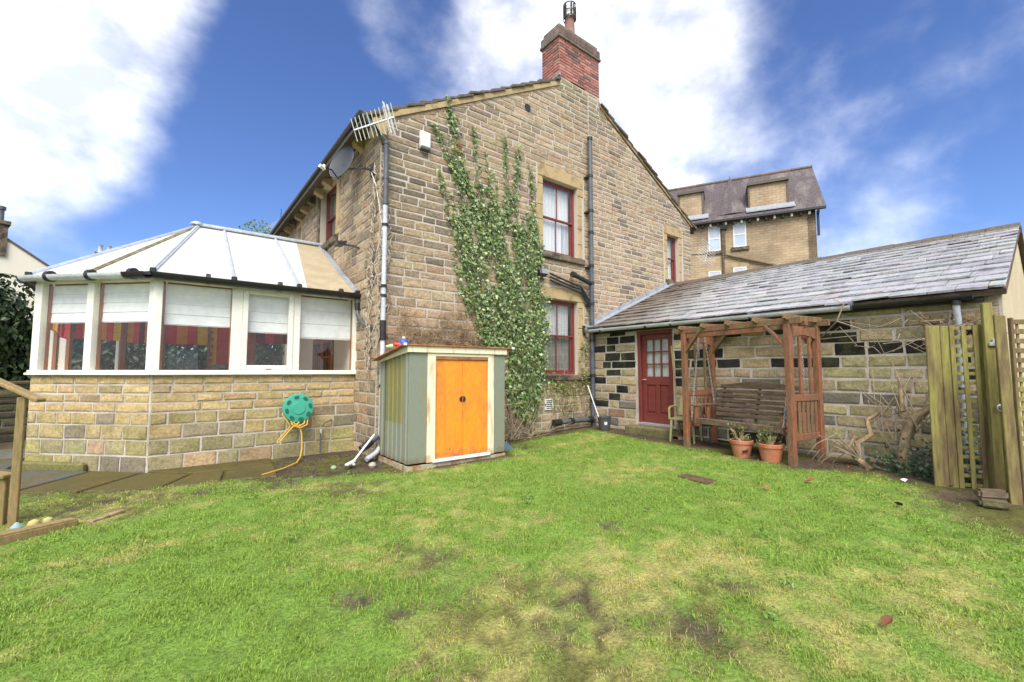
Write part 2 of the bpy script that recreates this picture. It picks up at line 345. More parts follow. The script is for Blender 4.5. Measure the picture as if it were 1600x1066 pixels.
def yellowness(x, y):
    base = fbm(x, y, 1.5, 5, 4)*.5 + fbm(x, y, 8.5, 9, 4)*.62
    d = np.exp(-(((x + 1.0)/1.2)**2 + ((y + 5.4)/.95)**2))*.19 + np.exp(-(((x - .2)/1.3)**2 + ((y + 5.9)/.8)**2))*.08
    d = d + np.exp(-(((x + 3.5)/.8)**2 + ((y + .6)/.7)**2))*.28 + np.exp(-(((x - 2.5)/.8)**2 + ((y + 3.6)/.8)**2))*.07 + sst(-np.abs(y + 1.35) + .0*x, -.35, -.05)*.12
    d = d - np.exp(-(((x + 2.6)/.75)**2 + ((y + 4.3)/1.4)**2))*.10
    return sst(base + d, .5, .98)

def axis_vals(a, b, st):
    mid = list(np.arange(a, b + 1e-6, st))
    return np.array([a - 600, a - 250, a - 100, a - 40, a - 15, a - 6, a - 2.5, a - 1, a - .4] + mid + [b + .4, b + 1, b + 2.5, b + 6, b + 15, b + 40, b + 100, b + 250, b + 600])
gx = axis_vals(-6.5, 6.0, .065); gy = axis_vals(-9.5, 3.0, .065)
X, Y = np.meshgrid(gx, gy); nx, ny = len(gx), len(gy)
ld = lawn_dist(X, Y); mm = mud(X, Y); yl = yellowness(X, Y)
Z = .12*sst(X, 1.5, 5.5) + .03*(fbm(X, Y, 1.1, 70, 3) - .5) + .02*(fbm(X, Y, 5, 80, 3) - .5)*(1 - .3*sst(ld, 0, .3)) - .025*mm
# the strip the paving lies in is a little lower than the lawn
Z = Z - .03*np.clip(-ld/.15, 0, 1)*np.where(X < .5, 1, .3)
inl = sst(ld + .25*(fbm(X, Y, 4, 22, 3) - .5), -.05, .22)*(1 - .9*mm)
f1 = fbm(X, Y, 9, 31, 3)[..., None]
soil = np.array([.085, .064, .044])*(.6 + .9*f1); moss = np.array([.12, .125, .025])*(.6 + .8*f1)
mo = (sst(fbm(X, Y, 2.2, 33, 3), .42, .62)*.75)[..., None]
outc = soil*(1 - mo) + moss*mo
lawnc = np.array([.165, .27, .045])*(1 - yl[..., None]) + np.array([.38, .34, .11])*yl[..., None]
lawnc = lawnc*(.7 + .6*f1)
C = outc*(1 - inl[..., None]) + lawnc*inl[..., None]
far = ((np.abs(X) > 14) | (np.abs(Y + 3) > 14))[..., None]
C = np.where(far, np.array([.07, .09, .03]), C)
def gzi(x, y):
    """height of the built ground under a point"""
    i = int(np.clip(np.searchsorted(gx, x) - 1, 0, nx - 2)); j = int(np.clip(np.searchsorted(gy, y) - 1, 0, ny - 2))
    tx = (x - gx[i])/(gx[i + 1] - gx[i]); ty = (y - gy[j])/(gy[j + 1] - gy[j])
    return float((Z[j, i]*(1 - tx) + Z[j, i + 1]*tx)*(1 - ty) + (Z[j + 1, i]*(1 - tx) + Z[j + 1, i + 1]*tx)*ty)
me = bpy.data.meshes.new('ground')
idx = np.arange(nx*ny).reshape(ny, nx)
F4 = np.stack([idx[:-1, :-1], idx[:-1, 1:], idx[1:, 1:], idx[1:, :-1]], -1).reshape(-1, 4)
def np_mesh(me, V, F, cols=None, smooth=False):
    k = F.shape[1]
    me.vertices.add(len(V)); me.vertices.foreach_set('co', V.astype(np.float32).ravel())
    me.loops.add(F.size); me.loops.foreach_set('vertex_index', F.astype(np.int32).ravel())
    me.polygons.add(len(F)); me.polygons.foreach_set('loop_start', np.arange(0, F.size, k, dtype=np.int32))
    try: me.polygons.foreach_set('loop_total', np.full(len(F), k, dtype=np.int32))
    except Exception: pass
    if smooth: me.polygons.foreach_set('use_smooth', np.ones(len(F), bool))
    me.update(calc_edges=True)
    if cols is not None:
        at = me.attributes.new('col', 'FLOAT_COLOR', 'POINT')
        c = np.ones((len(V), 4), np.float32); c[:, :3] = cols; at.data.foreach_set('color', c.ravel())
np_mesh(me, np.stack([X, Y, Z], -1).reshape(-1, 3), F4, C.reshape(-1, 3), True)
ground = bpy.data.objects.new('ground', me); COL.objects.link(ground); struct(ground)
me.materials.append(mat('earth_and_thatch', attr=True, rough=.95, col2=(.05, .036, .022), scale=14, amt=.35, lo=.5, hi=.7, var=.3, vscale=45, bump=.8, bscale=40, bdist=.03, spec=.15))

# grass: single blades, thinning with distance and on the bare patches
NB = 520000
r_ = nrg.uniform(1.25, 10.4, NB); a_ = nrg.uniform(-R(60), R(60), NB) + YAW
bx = CAM.x + r_*np.sin(a_); by = CAM.y + r_*np.cos(a_)
bl = lawn_dist(bx, by); bm_ = mud(bx, by)
clump = fbm(bx, by, 6, 55, 3)
p = sst(bl + .3*(fbm(bx, by, 4, 22, 3) - .5), -.06, .16)*(1 - .9*bm_)*(.6 + .55*sst(clump, .28, .55))
p = np.maximum(p, .16*np.minimum(1, bm_*2)*sst(bl, 0, .15))
p = p*(1 - .75*sst(fbm(bx, by, 8.5, 61, 4) + .16*yellowness(bx, by) + .06*np.exp(-(((bx + 1.0)/1.5)**2 + ((by + 5.2)/1.0)**2)), .56, .70))
p = np.where((bx > -.05) & (bx < 1.9) & (by > -1.33), 0, p)
keep = nrg.uniform(0, 1, NB) < p
bx, by, r_, clump = bx[keep], by[keep], r_[keep], clump[keep]; n = len(bx)
bz = .12*sst(bx, 1.5, 5.5) + .03*(fbm(bx, by, 1.1, 70, 3) - .5) + .02*(fbm(bx, by, 5, 80, 3) - .5)*.75 - .025*mud(bx, by) - .004
yb = yellowness(bx, by)
ln = (.015 + .013*sst(clump, .3, .75))*nrg.uniform(.6, 1.45, n)*(1 - .35*yb)
tall = nrg.uniform(0, 1, n) < .02; ln[tall] *= 2.1
wd = (.0016 + .00042*r_)*nrg.uniform(.7, 1.3, n)
th = nrg.uniform(0, 2*np.pi, n); lean = nrg.uniform(.15, 1.1, n)*ln
dx, dy = np.cos(th), np.sin(th); sx, sy = -dy*wd, dx*wd
mid = .55
V = np.empty((n, 5, 3))
V[:, 0] = np.stack([bx - sx, by - sy, bz], -1); V[:, 1] = np.stack([bx + sx, by + sy, bz], -1)
hz = np.sqrt(np.maximum(ln**2 - (lean*.8)**2, (ln*.35)**2))
V[:, 2] = np.stack([bx - sx*.8 + dx*lean*.3, by - sy*.8 + dy*lean*.3, bz + hz*mid], -1)
V[:, 3] = np.stack([bx + sx*.8 + dx*lean*.3, by + sy*.8 + dy*lean*.3, bz + hz*mid], -1)
V[:, 4] = np.stack([bx + dx*lean, by + dy*lean, bz + hz], -1)
b0 = (np.arange(n)*5)[:, None]
Ft = np.concatenate([b0 + np.array([[0, 1, 3]]), b0 + np.array([[0, 3, 2]]), b0 + np.array([[2, 3, 4]])], 0)
q = nrg.uniform(0, 1, n); yel = np.clip(yb*1.15 + .3*(q - .55), 0, 1)
g1 = np.array([.185, .315, .04]); g2 = np.array([.31, .42, .075]); y1 = np.array([.48, .45, .10]); s1 = np.array([.52, .45, .22])
u = nrg.uniform(0, 1, n)[:, None]; gc = g1*(1 - u) + g2*u
sel = (nrg.uniform(0, 1, n) < .45)[:, None]; yc = np.where(sel, s1, y1)
bc = gc*(1 - yel[:, None]) + yc*yel[:, None]
dead = (nrg.uniform(0, 1, n) < np.clip(mud(bx, by)*1.6, 0, .85))[:, None]; bc = np.where(dead, np.array([.33, .25, .13])*nrg.uniform(.6, 1.2, n)[:, None], bc)
bc = bc*nrg.uniform(.75, 1.2, n)[:, None]
me = bpy.data.meshes.new('lawn_grass'); np_mesh(me, V.reshape(-1, 3), Ft, np.repeat(bc, 5, axis=0))
lawn = bpy.data.objects.new('lawn_grass', me); COL.objects.link(lawn); me.materials.append(M['grass'])
lawn['kind'] = 'stuff'; tag(lawn, 'short patchy green and yellowing grass of the lawn', 'grass')

# paving flags beside the conservatory: one path of single stones
path = MB(); path.poly([(-9, 5.4, -.052), (-9, 1.6, -.052), (-4.4, .6, -.052), (-2.85, -.3, -.052), (-1.5, -.55, -.052), (-1.2, 1.0, -.052), (-3, 1.02, -.052), (-4.7, 2.7, -.052), (-4.7, 6.5, -.052)])
po = path.build('path', M['mortar_grey'], recalc=False); struct(po)
FLAGS = [[(-4.25, .5), (-3.62, .12), (-3.05, .95), (-3.62, 1.5)], [(-3.58, .1), (-2.85, -.27), (-2.5, .45), (-3.02, .93)], [(-2.82, -.28), (-2.2, -.3), (-2.1, .36), (-2.46, .46)],
         [(-2.17, -.31), (-1.55, -.5), (-1.45, .32), (-2.06, .36)], [(-3.0, .98), (-2.48, .5), (-1.45, .36), (-1.4, 1.0), (-2.98, 1.02)], [(-5.2, 1.05), (-4.3, .53), (-3.66, 1.53), (-4.4, 2.25)],
         [(-6.2, 1.6), (-5.25, 1.08), (-4.45, 2.28), (-5.3, 2.9)], [(-5.3, 2.95), (-4.65, 2.45), (-4.65, 3.6), (-5.3, 3.9)], [(-6.4, 2.9), (-5.36, 2.95), (-5.36, 3.93), (-6.5, 4.2)], [(-7.3, 2.2), (-6.25, 1.65), (-5.4, 2.85), (-6.4, 2.86), (-7.3, 3.1)],
         [(-5.3, 3.95), (-4.65, 3.65), (-4.65, 4.9), (-5.3, 4.95)], [(-6.5, 4.25), (-5.36, 3.98), (-5.36, 4.98), (-6.3, 5.05)], [(-7.5, 3.15), (-6.45, 2.92), (-6.55, 4.2), (-7.6, 4.4)]]
for i, pl in enumerate(FLAGS):
    mb = MB(); g = (.085, .075, .022) if i < 5 else (.11, .12, .12)
    k = rng.uniform(.8, 1.25); mb.cc = tuple(a*k for a in g)
    c = Vector((sum(a for a, b in pl)/len(pl), sum(b for a, b in pl)/len(pl), 0))
    t = rng.uniform(-.004, .006)
    pts = [c + (Vector((a, b, 0)) - c)*.985 + Vector((0, 0, -.075 + t)) for a, b in pl]
    mb.prism(pts, (0, 0, .075)); mb.build('flagstone', M['flag'], po, bevel=.012)

# ------------------------------------------------------------------ masonry
PALE = (.34, .24, .13)
def lay(fr, u0, u1, courses, lens, gap, skip=None, top=None, tone=None, depth=(.012, .03), holes=(), r=None, rough=1.0):
    """lays stones course by course on the wall frame fr; returns a list of (outline in u,z, thickness, colour)"""
    r = r or rng; out = []
    for (z0, z1) in courses:
        zc = (z0 + z1)/2; spans = [(u0, u1)]
        for (a, b, c, d) in holes:
            if min(z1, d) - max(z0, c) > .4*(z1 - z0):
                ns = []
                for (s, e) in spans:
                    if b <= s or a >= e: ns.append((s, e)); continue
                    if a - s > .06: ns.append((s, a))
                    if e - b > .06: ns.append((b, e))
                spans = ns
        for (s, e) in spans:
            u = s + (r.uniform(-.2, 0) if s == u0 and False else 0)
            while u < e - .02:
                w = r.uniform(*lens)*(1.25 if r.random() < .2 else 1)
                if e - (u + w) < lens[0]*.6: w = e - u
                a, b = u + gap/2, min(u + w, e) - gap/2; u += w
                if b - a < .04: continue
                if skip and skip((a + b)/2, zc): continue
                j = lambda k=.006: r.uniform(-k, k)*rough
                P = [[a + j(), z0 + gap/2 + j()], [b + j(), z0 + gap/2 + j()], [b + j(), z1 - gap/2 + j()], [a + j(), z1 - gap/2 + j()]]
                if top:
                    for q in P: q[1] = min(q[1], top(q[0]))
                    if P[3][1] - P[0][1] < .03 or P[2][1] - P[1][1] < .03:
                        if max(P[3][1] - P[0][1], P[2][1] - P[1][1]) < .05: continue
                        P[3][1] = max(P[3][1], P[0][1] + .012); P[2][1] = max(P[2][1], P[1][1] + .012)
                out.append((P, r.uniform(*depth), tone((a + b)/2, zc)))
    return out
def stone_into(mb, fr, st, r, lumps=1.0):
    P, d, c = st; mb.cc = c
    ring = []
    for k in range(4):
        p, q = P[k], P[(k + 1) % 4]; ring.append(p)
        t = r.uniform(.35, .65); ring.append([p[0] + (q[0] - p[0])*t + r.uniform(-.004, .004)*lumps, p[1] + (q[1] - p[1])*t + r.uniform(-.004, .004)*lumps])
    cu = sum(p[0] for p in ring)/8; cz = sum(p[1] for p in ring)/8
    w = max(p[0] for p in P) - min(p[0] for p in P); h = max(p[1] for p in P) - min(p[1] for p in P)
    e = min(.018, h*.14)
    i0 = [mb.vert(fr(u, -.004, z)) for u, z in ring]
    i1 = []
    for u, z in ring: k_ = r.uniform(.5, 1.0); mb.cc = tuple(v*k_ for v in c); i1.append(mb.vert(fr(u, d*.55, z)))  # rim colour darkened: edge grime and the shadow line round the stone, painted in
    i2 = []
    for u, z in ring:
        fu = 1 - e/max(w/2, .02); fz = 1 - e/max(h/2, .02)
        k_ = r.uniform(.82, 1.12); mb.cc = tuple(v*k_ for v in c); i2.append(mb.vert(fr(cu + (u - cu)*fu, d*r.uniform(.8, 1.1), cz + (z - cz)*fz)))
    k_ = r.uniform(.9, 1.15); mb.cc = tuple(v*k_ for v in c)
    c0 = mb.vert(fr(cu + r.uniform(-.2, .2)*w, d*r.uniform(.95, 1.25), cz + r.uniform(-.15, .15)*h))
    for k in range(8):
        n = (k + 1) % 8
        mb.f.append([i0[k], i0[n], i1[n], i1[k]]); mb.f.append([i1[k], i1[n], i2[n], i2[k]]); mb.f.append([i2[k], i2[n], c0])
def px_area(fr, P):
    q = [proj(fr(u, 0, z)) for u, z in P]
    return abs(sum(q[i][0]*q[(i + 1) % 4][1] - q[(i + 1) % 4][0]*q[i][1] for i in range(4)))/2
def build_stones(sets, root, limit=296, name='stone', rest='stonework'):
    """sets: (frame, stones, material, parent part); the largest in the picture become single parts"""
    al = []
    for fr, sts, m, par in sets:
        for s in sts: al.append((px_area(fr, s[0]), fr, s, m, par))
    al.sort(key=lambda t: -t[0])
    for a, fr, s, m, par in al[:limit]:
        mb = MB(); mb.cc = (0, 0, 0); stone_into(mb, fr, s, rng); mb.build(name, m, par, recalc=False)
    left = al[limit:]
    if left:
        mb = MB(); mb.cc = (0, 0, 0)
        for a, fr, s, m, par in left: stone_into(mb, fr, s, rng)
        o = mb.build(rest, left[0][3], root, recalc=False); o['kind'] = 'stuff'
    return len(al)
def wall_skin(mb, fr, u0, u1, z0, z1, holes, top=None, thick=.14):
    """a flat wall face cut round its openings, with the sides of the openings"""
    us = sorted({u0, u1, *[h[0] for h in holes], *[h[1] for h in holes]} | ({top[1]} if top else set())); us = [u for u in us if u0 <= u <= u1]
    zs = sorted({z0, z1, *[h[2] for h in holes], *[h[3] for h in holes]}); zs = [z for z in zs if z0 <= z <= z1]
    T = top[0] if top else None
    for a, b in zip(us, us[1:]):
        for c, d in zip(zs, zs[1:]):
            if any(h[0] <= (a + b)/2 <= h[1] and h[2] <= (c + d)/2 <= h[3] for h in holes): continue
            if T is None: mb.poly([fr(a, 0, c), fr(b, 0, c), fr(b, 0, d), fr(a, 0, d)]); continue
            ta, tb = T(a), T(b)
            if ta <= c and tb <= c: continue
            if ta >= d and tb >= d: mb.poly([fr(a, 0, c), fr(b, 0, c), fr(b, 0, d), fr(a, 0, d)]); continue
            pts = [(a, c), (b, c), (b, d), (a, d)]; res = []
            for i in range(4):
                p, q = pts[i], pts[(i + 1) % 4]; fp = p[1] - T(p[0]); fq = q[1] - T(q[0])
                if fp <= 0: res.append(p)
                if fp*fq < 0: t = fp/(fp - fq); res.append((p[0] + (q[0] - p[0])*t, p[1] + (q[1] - p[1])*t))
            if len(res) > 2: mb.poly([fr(u, 0, z) for u, z in res])
    for (a, b, c, d) in holes:
        for p, q in (((a, c), (b, c)), ((b, c), (b, d)), ((b, d), (a, d)), ((a, d), (a, c))):
            mb.poly([fr(p[0], 0, p[1]), fr(q[0], 0, q[1]), fr(q[0], -thick, q[1]), fr(p[0], -thick, p[1])])
def mixc(a, b, t): return tuple(x*(1 - t) + y*t for x, y in zip(a, b))
MEAN = (.395, .315, .225)
def vary(c, k=.18):
    f = rng.uniform(1 - k, 1 + k); return tuple(min(.8, x*f*rng.uniform(.96, 1.04)) for x in c)

def sash_window(parent, fr, u0, u1, z0, z1, rec=.11, bars=1, meet=.5, paint='red', blinds=()):
    """a sliding sash window: outer frame, upper and lower sash, panes"""
    mb = MB(); t = .05
    for a, b, c, d in ((u0, u0 + t, z0, z1), (u1 - t, u1, z0, z1), (u0 + t, u1 - t, z1 - t, z1), (u0 + t, u1 - t, z0, z0 + t*1.2)):
        mb.fbox(fr, a + .001, b - .001, -rec - .09, -rec, c + .001, d - .001)
    w = mb.build('window', M[paint], parent, bevel=.006)
    zm = z0 + (z1 - z0)*meet; a0, a1 = u0 + t, u1 - t
    for up, (c, d), n in ((1, (zm - .02, z1 - t), -rec - .015), (0, (z0 + t*1.2, zm + .025), -rec - .05)):
        mb = MB(); s = .042
        mb.fbox(fr, a0 + .001, a0 + s, n - .035, n, c, d); mb.fbox(fr, a1 - s, a1 - .001, n - .035, n, c, d)
        mb.fbox(fr, a0 + s, a1 - s, n - .035, n, d - s, d - .001); mb.fbox(fr, a0 + s, a1 - s, n - .035, n, c + .001, c + s)
        for k in range(bars):
            u = a0 + (a1 - a0)*(k + 1)/(bars + 1); mb.fbox(fr, u - .013, u + .013, n - .03, n - .004, c + s, d - s)
        mb.build('sash', M[paint], w, bevel=.004)
        ed = [a0 + s] + [a0 + (a1 - a0)*(k + 1)/(bars + 1) for k in range(bars)] + [a1 - s]
        for p, q in zip(ed, ed[1:]):
            g = MB(); e = .013
            g.fbox(fr, p + (e if p != ed[0] else 0), q - (e if q != ed[-1] else 0), n - .02, n - .014, c + s, d - s); g.build('pane', M['glass'], w)
    # the room behind: a shallow dark box, and what hangs in the window
    mb = MB(); n0, n1 = -rec - .1, -rec - 1.3
    P = [fr(u0 - .3, n0 - .05, z0 - .3), fr(u1 + .3, n0 - .05, z0 - .3), fr(u1 + .3, n1, z0 - .3), fr(u0 - .3, n1, z0 - .3)]
    Q = [p + Vector((0, 0, z1 - z0 + .5)) for p in P]
    for q in ((P[1], P[2], Q[2], Q[1]), (P[2], P[3], Q[3], Q[2]), (P[3], P[0], Q[0], Q[3]), (P[0], P[1], P[2], P[3]), (Q[0], Q[1], Q[2], Q[3])): mb.poly(q)
    mb.build('window_reveal', M['dark_room'], w, recalc=False)
    for (a, b, c, d, m) in blinds:
        mb = MB(); k = max(2, int((b - a)/.05)); L = []
        for i in range(k + 1): L.append((a + (b - a)*i/k, -rec - .13 - (.012 if i % 2 else 0)))
        for p, q in zip(L, L[1:]): mb.poly([fr(p[0], p[1], c), fr(q[0], q[1], c), fr(q[0], q[1], d), fr(p[0], p[1], d)])
        mb.build('net_curtain', M[m], w, recalc=False)
    return w
def stone_block(parent, fr, name, u0, u1, z0, z1, n0, n1, m='dressed', bev=.012):
    mb = MB(); mb.fbox(fr, u0, u1, n0, n1, z0, z1); return mb.build(name, M[m], parent, bevel=bev)

# ------------------------------------------------------------------ the stone house
house = thing('stone_house', 'tall brown stone house whose gable end carries ivy and a red brick chimney', 'house', (5, 0, 0))
GF = frame((0, 0, 0), (1, 0, 0), (0, -1, 0))            # the gable wall: u = x, outwards is -y
LF = frame((0, 0, 0), (0, 1, 0), (-1, 0, 0))            # the long side wall: u = y, outwards is -x
HW, HL = 10.2, 9.0
def zroof(x): return min(5.9 + .566*(x + .35), 8.96 - .53*(x - 5.07))
def gtop(x): return zroof(x) - .17
BREAST = (4.42, 5.88, 8.64)                                # the chimney breast rises through the verge
def stop(x): return BREAST[2] if BREAST[0] < x < BREAST[1] else gtop(x)
GH = [(3.86, 5.0, 4.2, 5.97), (3.86, 4.98, 1.37, 3.12), (8.88, 9.5, 4.17, 5.58)]
SH = [(2.55, 3.95, 4.45, 5.9), (5.95, 6.4, 5.12, 5.56)]
mb = MB(); wall_skin(mb, GF, 0, HW, -.3, 9.2, GH, (gtop, 5.07))
mb.fbox(GF, BREAST[0] + .002, BREAST[1] - .002, -.1, .003, 8.2, BREAST[2])
gable = mb.build('gable_wall', M['mortar'], house, recalc=False)
mb = MB(); wall_skin(mb, LF, 0, HL, -.3, 5.93, SH)
side = mb.build('side_wall', M['mortar'], house, recalc=False)
mb = MB(); mb.poly([(HW, 0, -.3), (HW, HL, -.3), (HW, HL, 6.0), (HW, 0, 6.0)])
mb.poly([(0, HL, -.3), (HW, HL, -.3), (HW, HL, gtop(HW)), (5.07, HL, gtop(5.07)), (0, HL, gtop(0))]); mb.build('rear_wall', M['mortar'], house, recalc=False)

TAN = (.45, .315, .185); TAN2 = (.50, .37, .225); BRN = (.33, .235, .145); GRB = (.225, .175, .125); DRK = (.085, .07, .056); ORG = (.45, .275, .145); YEL = (.46, .35, .185); GRN = (.25, .225, .10)
BLACKS = [(6.14, 6.74), (6.4, 6.4), (6.58, 6.12), (6.75, 5.8), (6.9, 5.5), (7.11, 5.16), (7.2, 4.8), (7.37, 4.3), (7.5, 3.96), (7.0, 3.7), (7.2, 3.4), (6.9, 3.2)]
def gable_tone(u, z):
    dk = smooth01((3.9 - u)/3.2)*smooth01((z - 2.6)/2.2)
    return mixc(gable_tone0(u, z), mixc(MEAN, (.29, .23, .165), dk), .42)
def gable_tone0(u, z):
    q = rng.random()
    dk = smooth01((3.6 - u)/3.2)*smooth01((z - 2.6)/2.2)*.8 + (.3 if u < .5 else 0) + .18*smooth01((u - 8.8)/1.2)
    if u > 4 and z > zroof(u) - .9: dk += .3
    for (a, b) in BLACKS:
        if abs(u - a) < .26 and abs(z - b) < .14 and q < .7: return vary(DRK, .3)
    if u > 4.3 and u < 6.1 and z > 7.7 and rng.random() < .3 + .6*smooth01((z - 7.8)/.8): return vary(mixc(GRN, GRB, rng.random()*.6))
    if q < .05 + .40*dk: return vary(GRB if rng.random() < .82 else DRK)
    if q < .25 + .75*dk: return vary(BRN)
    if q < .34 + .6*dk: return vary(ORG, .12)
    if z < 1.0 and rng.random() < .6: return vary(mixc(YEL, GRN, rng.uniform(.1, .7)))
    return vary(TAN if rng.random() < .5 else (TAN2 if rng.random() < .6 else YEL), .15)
def courses(z0, z1, hf):
    out = []; z = z0
    while z < z1: h = hf(z)*rng.uniform(.9, 1.1); out.append((z, min(z + h, z1))); z += h
    return out
c_left = courses(-.05, 8.9, lambda z: .18 if z < 3 else .15 if z < 4.6 else .132)
c_right = courses(-.05, 8.9, lambda z: .165 if z < 2.8 else .122 if z < 6.6 else .13)
# dressed blocks round the openings, and the stretch under the outhouse roof, are left out of the coursing
LH = [(3.66, 5.24, 4.02, 6.29), (3.68, 5.2, 1.2, 3.42)]
RH = [(8.68, 9.74, 4.0, 5.86)]
def under_roof(u, z): return u > 5.5 and z < min(2.55 + .43*(u - 5.4), 4.1) - .12
def behind_ivy(u, z): return False
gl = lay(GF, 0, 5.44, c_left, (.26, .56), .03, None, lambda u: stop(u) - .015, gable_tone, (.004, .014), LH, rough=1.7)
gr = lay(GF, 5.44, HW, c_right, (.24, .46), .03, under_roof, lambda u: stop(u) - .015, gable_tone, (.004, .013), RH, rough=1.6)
def side_tone(u, z): return mixc(side_tone0(u, z), MEAN, .3)
def side_tone0(u, z):
    q = rng.random()
    if u < .5 and q < .5: return vary(GRB)
    if q < .18: return vary(GRB)
    if q < .36: return vary(BRN)
    if q < .5: return vary(ORG, .15)
    return vary(TAN2 if q < .75 else TAN)
lf = lay(LF, 0.0, HL, courses(-.05, 5.9, lambda z: .19 if z < 4 else .155), (.26, .5), .027, lambda u, z: (u > 1.15 and z < 2.8), lambda u: 5.9, side_tone, (.006, .017), [(2.3, 4.2, 4.3, 6.0), (5.85, 6.5, 5.05, 5.65)])
NST = build_stones([(GF, gl, M['stone'], gable), (GF, gr, M['stone'], gable), (LF, lf, M['stone'], side)], house)

# openings
w1 = sash_window(house, GF, *GH[0], meet=.50, blinds=[(3.93, 4.93, 5.05, 5.9, 'blind'), (3.93, 4.7, 4.27, 5.06, 'blind'), (4.7, 4.93, 4.27, 5.06, 'net')])
w2 = sash_window(house, GF, *GH[1], meet=.52, blinds=[(3.93, 4.9, 2.3, 3.05, 'net'), (3.93, 4.9, 1.42, 2.29, 'net_dim')])
w3 = sash_window(house, GF, *GH[2], meet=.52, bars=0, blinds=[(8.95, 9.45, 4.2, 5.5, 'blind')])
for w, h, lz, sz, jw in ((w1, GH[0], .30, .15, .2), (w2, GH[1], .28, .14, .18), (w3, GH[2], .27, .14, .17)):
    a, b, c, d = h
    stone_block(w, GF, 'lintel', a - .16, b + .2, d + .002, d + lz, -.13, .022)
    stone_block(w, GF, 'sill', a - .13, b + .22, c - sz, c - .002, -.13, .075, 'sill_stone', .02)
    zz = c
    while zz < d - .02:                                         # jambs of long and short stones
        hh = min(rng.uniform(.3, .62), d - zz)
        if d - zz - hh < .15: hh = d - zz
        stone_block(w, GF, 'jamb_stone', b + .003, b + jw*rng.uniform(.75, 1.1), zz + .005, zz + hh - .005, -.13, .018)
        stone_block(w, GF, 'jamb_stone', a - jw*rng.uniform(.75, 1.05), a - .003, zz + .005, zz + hh - .005, -.13, .018)
        zz += hh
w4 = sash_window(house, LF, *SH[0], meet=.5, bars=1, rec=.15, blinds=[(2.62, 3.88, 5.2, 5.85, 'net')])
a, b, c, d = SH[0]
stone_block(w4, LF, 'lintel', a - .22, b + .25, d + .002, d + .2, -.17, .02); stone_block(w4, LF, 'sill', a - .15, b + .15, c - .16, c - .002, -.17, .08, 'sill_stone', .02)
stone_block(w4, LF, 'jamb_stone', a - .22, a - .003, c, d, -.17, .03, 'dressed'); stone_block(w4, LF, 'jamb_stone', b + .003, b + .22, c, d, -.17, .03, 'sill_stone')
a, b, c, d = SH[1]
mb = MB(); mb.fbox(LF, a, b, -.13, -.1, c, d); w5 = mb.build('window', M['dark_room'], house)
stone_block(w5, LF, 'lintel', a - .12, b + .12, d + .002, d + .16, -.1, .02)
for u0, u1 in ((a - .12, a - .003), (b + .003, b + .12)): stone_block(w5, LF, 'jamb_stone', u0, u1, c, d, -.1, .02)

# roof: two slopes of stone slates over the walls; the slates of the verge show one by one
RT = .10
for nm, xa, xb in (('roof', -.35, 5.07), ('roof', 5.07, 10.55)):
    mb = MB(); z = zroof
    pts = [(xa, .06, z(xa) - .12), (xb, .06, z(xb) - .12), (xb, .06, z(xb) - .03), (xa, .06, z(xa) - .03)]
    mb.prism(pts, (0, HL + .1, 0)); ro = mb.build(nm, M['roof_slate'], house)
    n = 20
    for k in range(n):
        t0, t1 = k/n, (k + 1.35)/n
        if xa < 0: p0, p1 = xa + (xb - xa)*t0, min(xa + (xb - xa)*t1, xb)
        else: p0, p1 = xb - (xb - xa)*t0, max(xb - (xb - xa)*t1, BREAST[1] + .01)
        if xa < 0: p1 = min(p1, BREAST[0] - .01)
        if (xa < 0 and p1 - p0 < .08) or (xa > 0 and p0 - p1 < .08): continue
        th = rng.uniform(.055, .09); yy = rng.uniform(-.10, -.03)
        l0, l1 = z(p0) + .012 + rng.uniform(0, .035), z(p1) - .025
        mb = MB(); y2 = .55
        mb.hexa([(p0, yy, l0 - th), (p1, yy + rng.uniform(-.01, .01), l1 - th*.7), (p1, y2, l1 - th*.7), (p0, y2, l0 - th), (p0, yy, l0), (p1, yy, l1), (p1, y2, l1), (p0, y2, l0)])
        mb.build('slate', M['roof_slate'], ro, bevel=.008)
    # the mortar fillet that beds the verge
    mb = MB(); pts = [(xa + (.3 if xa < 0 else 0), -.035, z(xa + (.3 if xa < 0 else 0)) - (.17 if xa < 0 else .19)), (BREAST[0] - .01, -.035, z(BREAST[0]) - .19), (BREAST[0] - .01, -.035, z(BREAST[0]) - .06), (xa + .3 if xa < 0 else xa, -.035, z(xa + (.3 if xa < 0 else 0)) - .06)]
    if xa > 0: pts = [(BREAST[1] + .01, -.03, z(BREAST[1]) - .125), (xb - .25, -.03, z(xb - .25) - .115), (xb - .25, -.03, z(xb - .25) - .05), (BREAST[1] + .01, -.03, z(BREAST[1]) - .05)]
    mb.prism(pts, (0, .06, 0)); mb.build('verge_mortar', M['dressed'], house)
mb = MB()
for k in range(18): mb.tube([(5.07, .65 + k*.46, 8.9), (5.07, .65 + k*.46 + .44, 8.9)], .12, 10)
mb.build('ridge', M['roof_slate'], house)
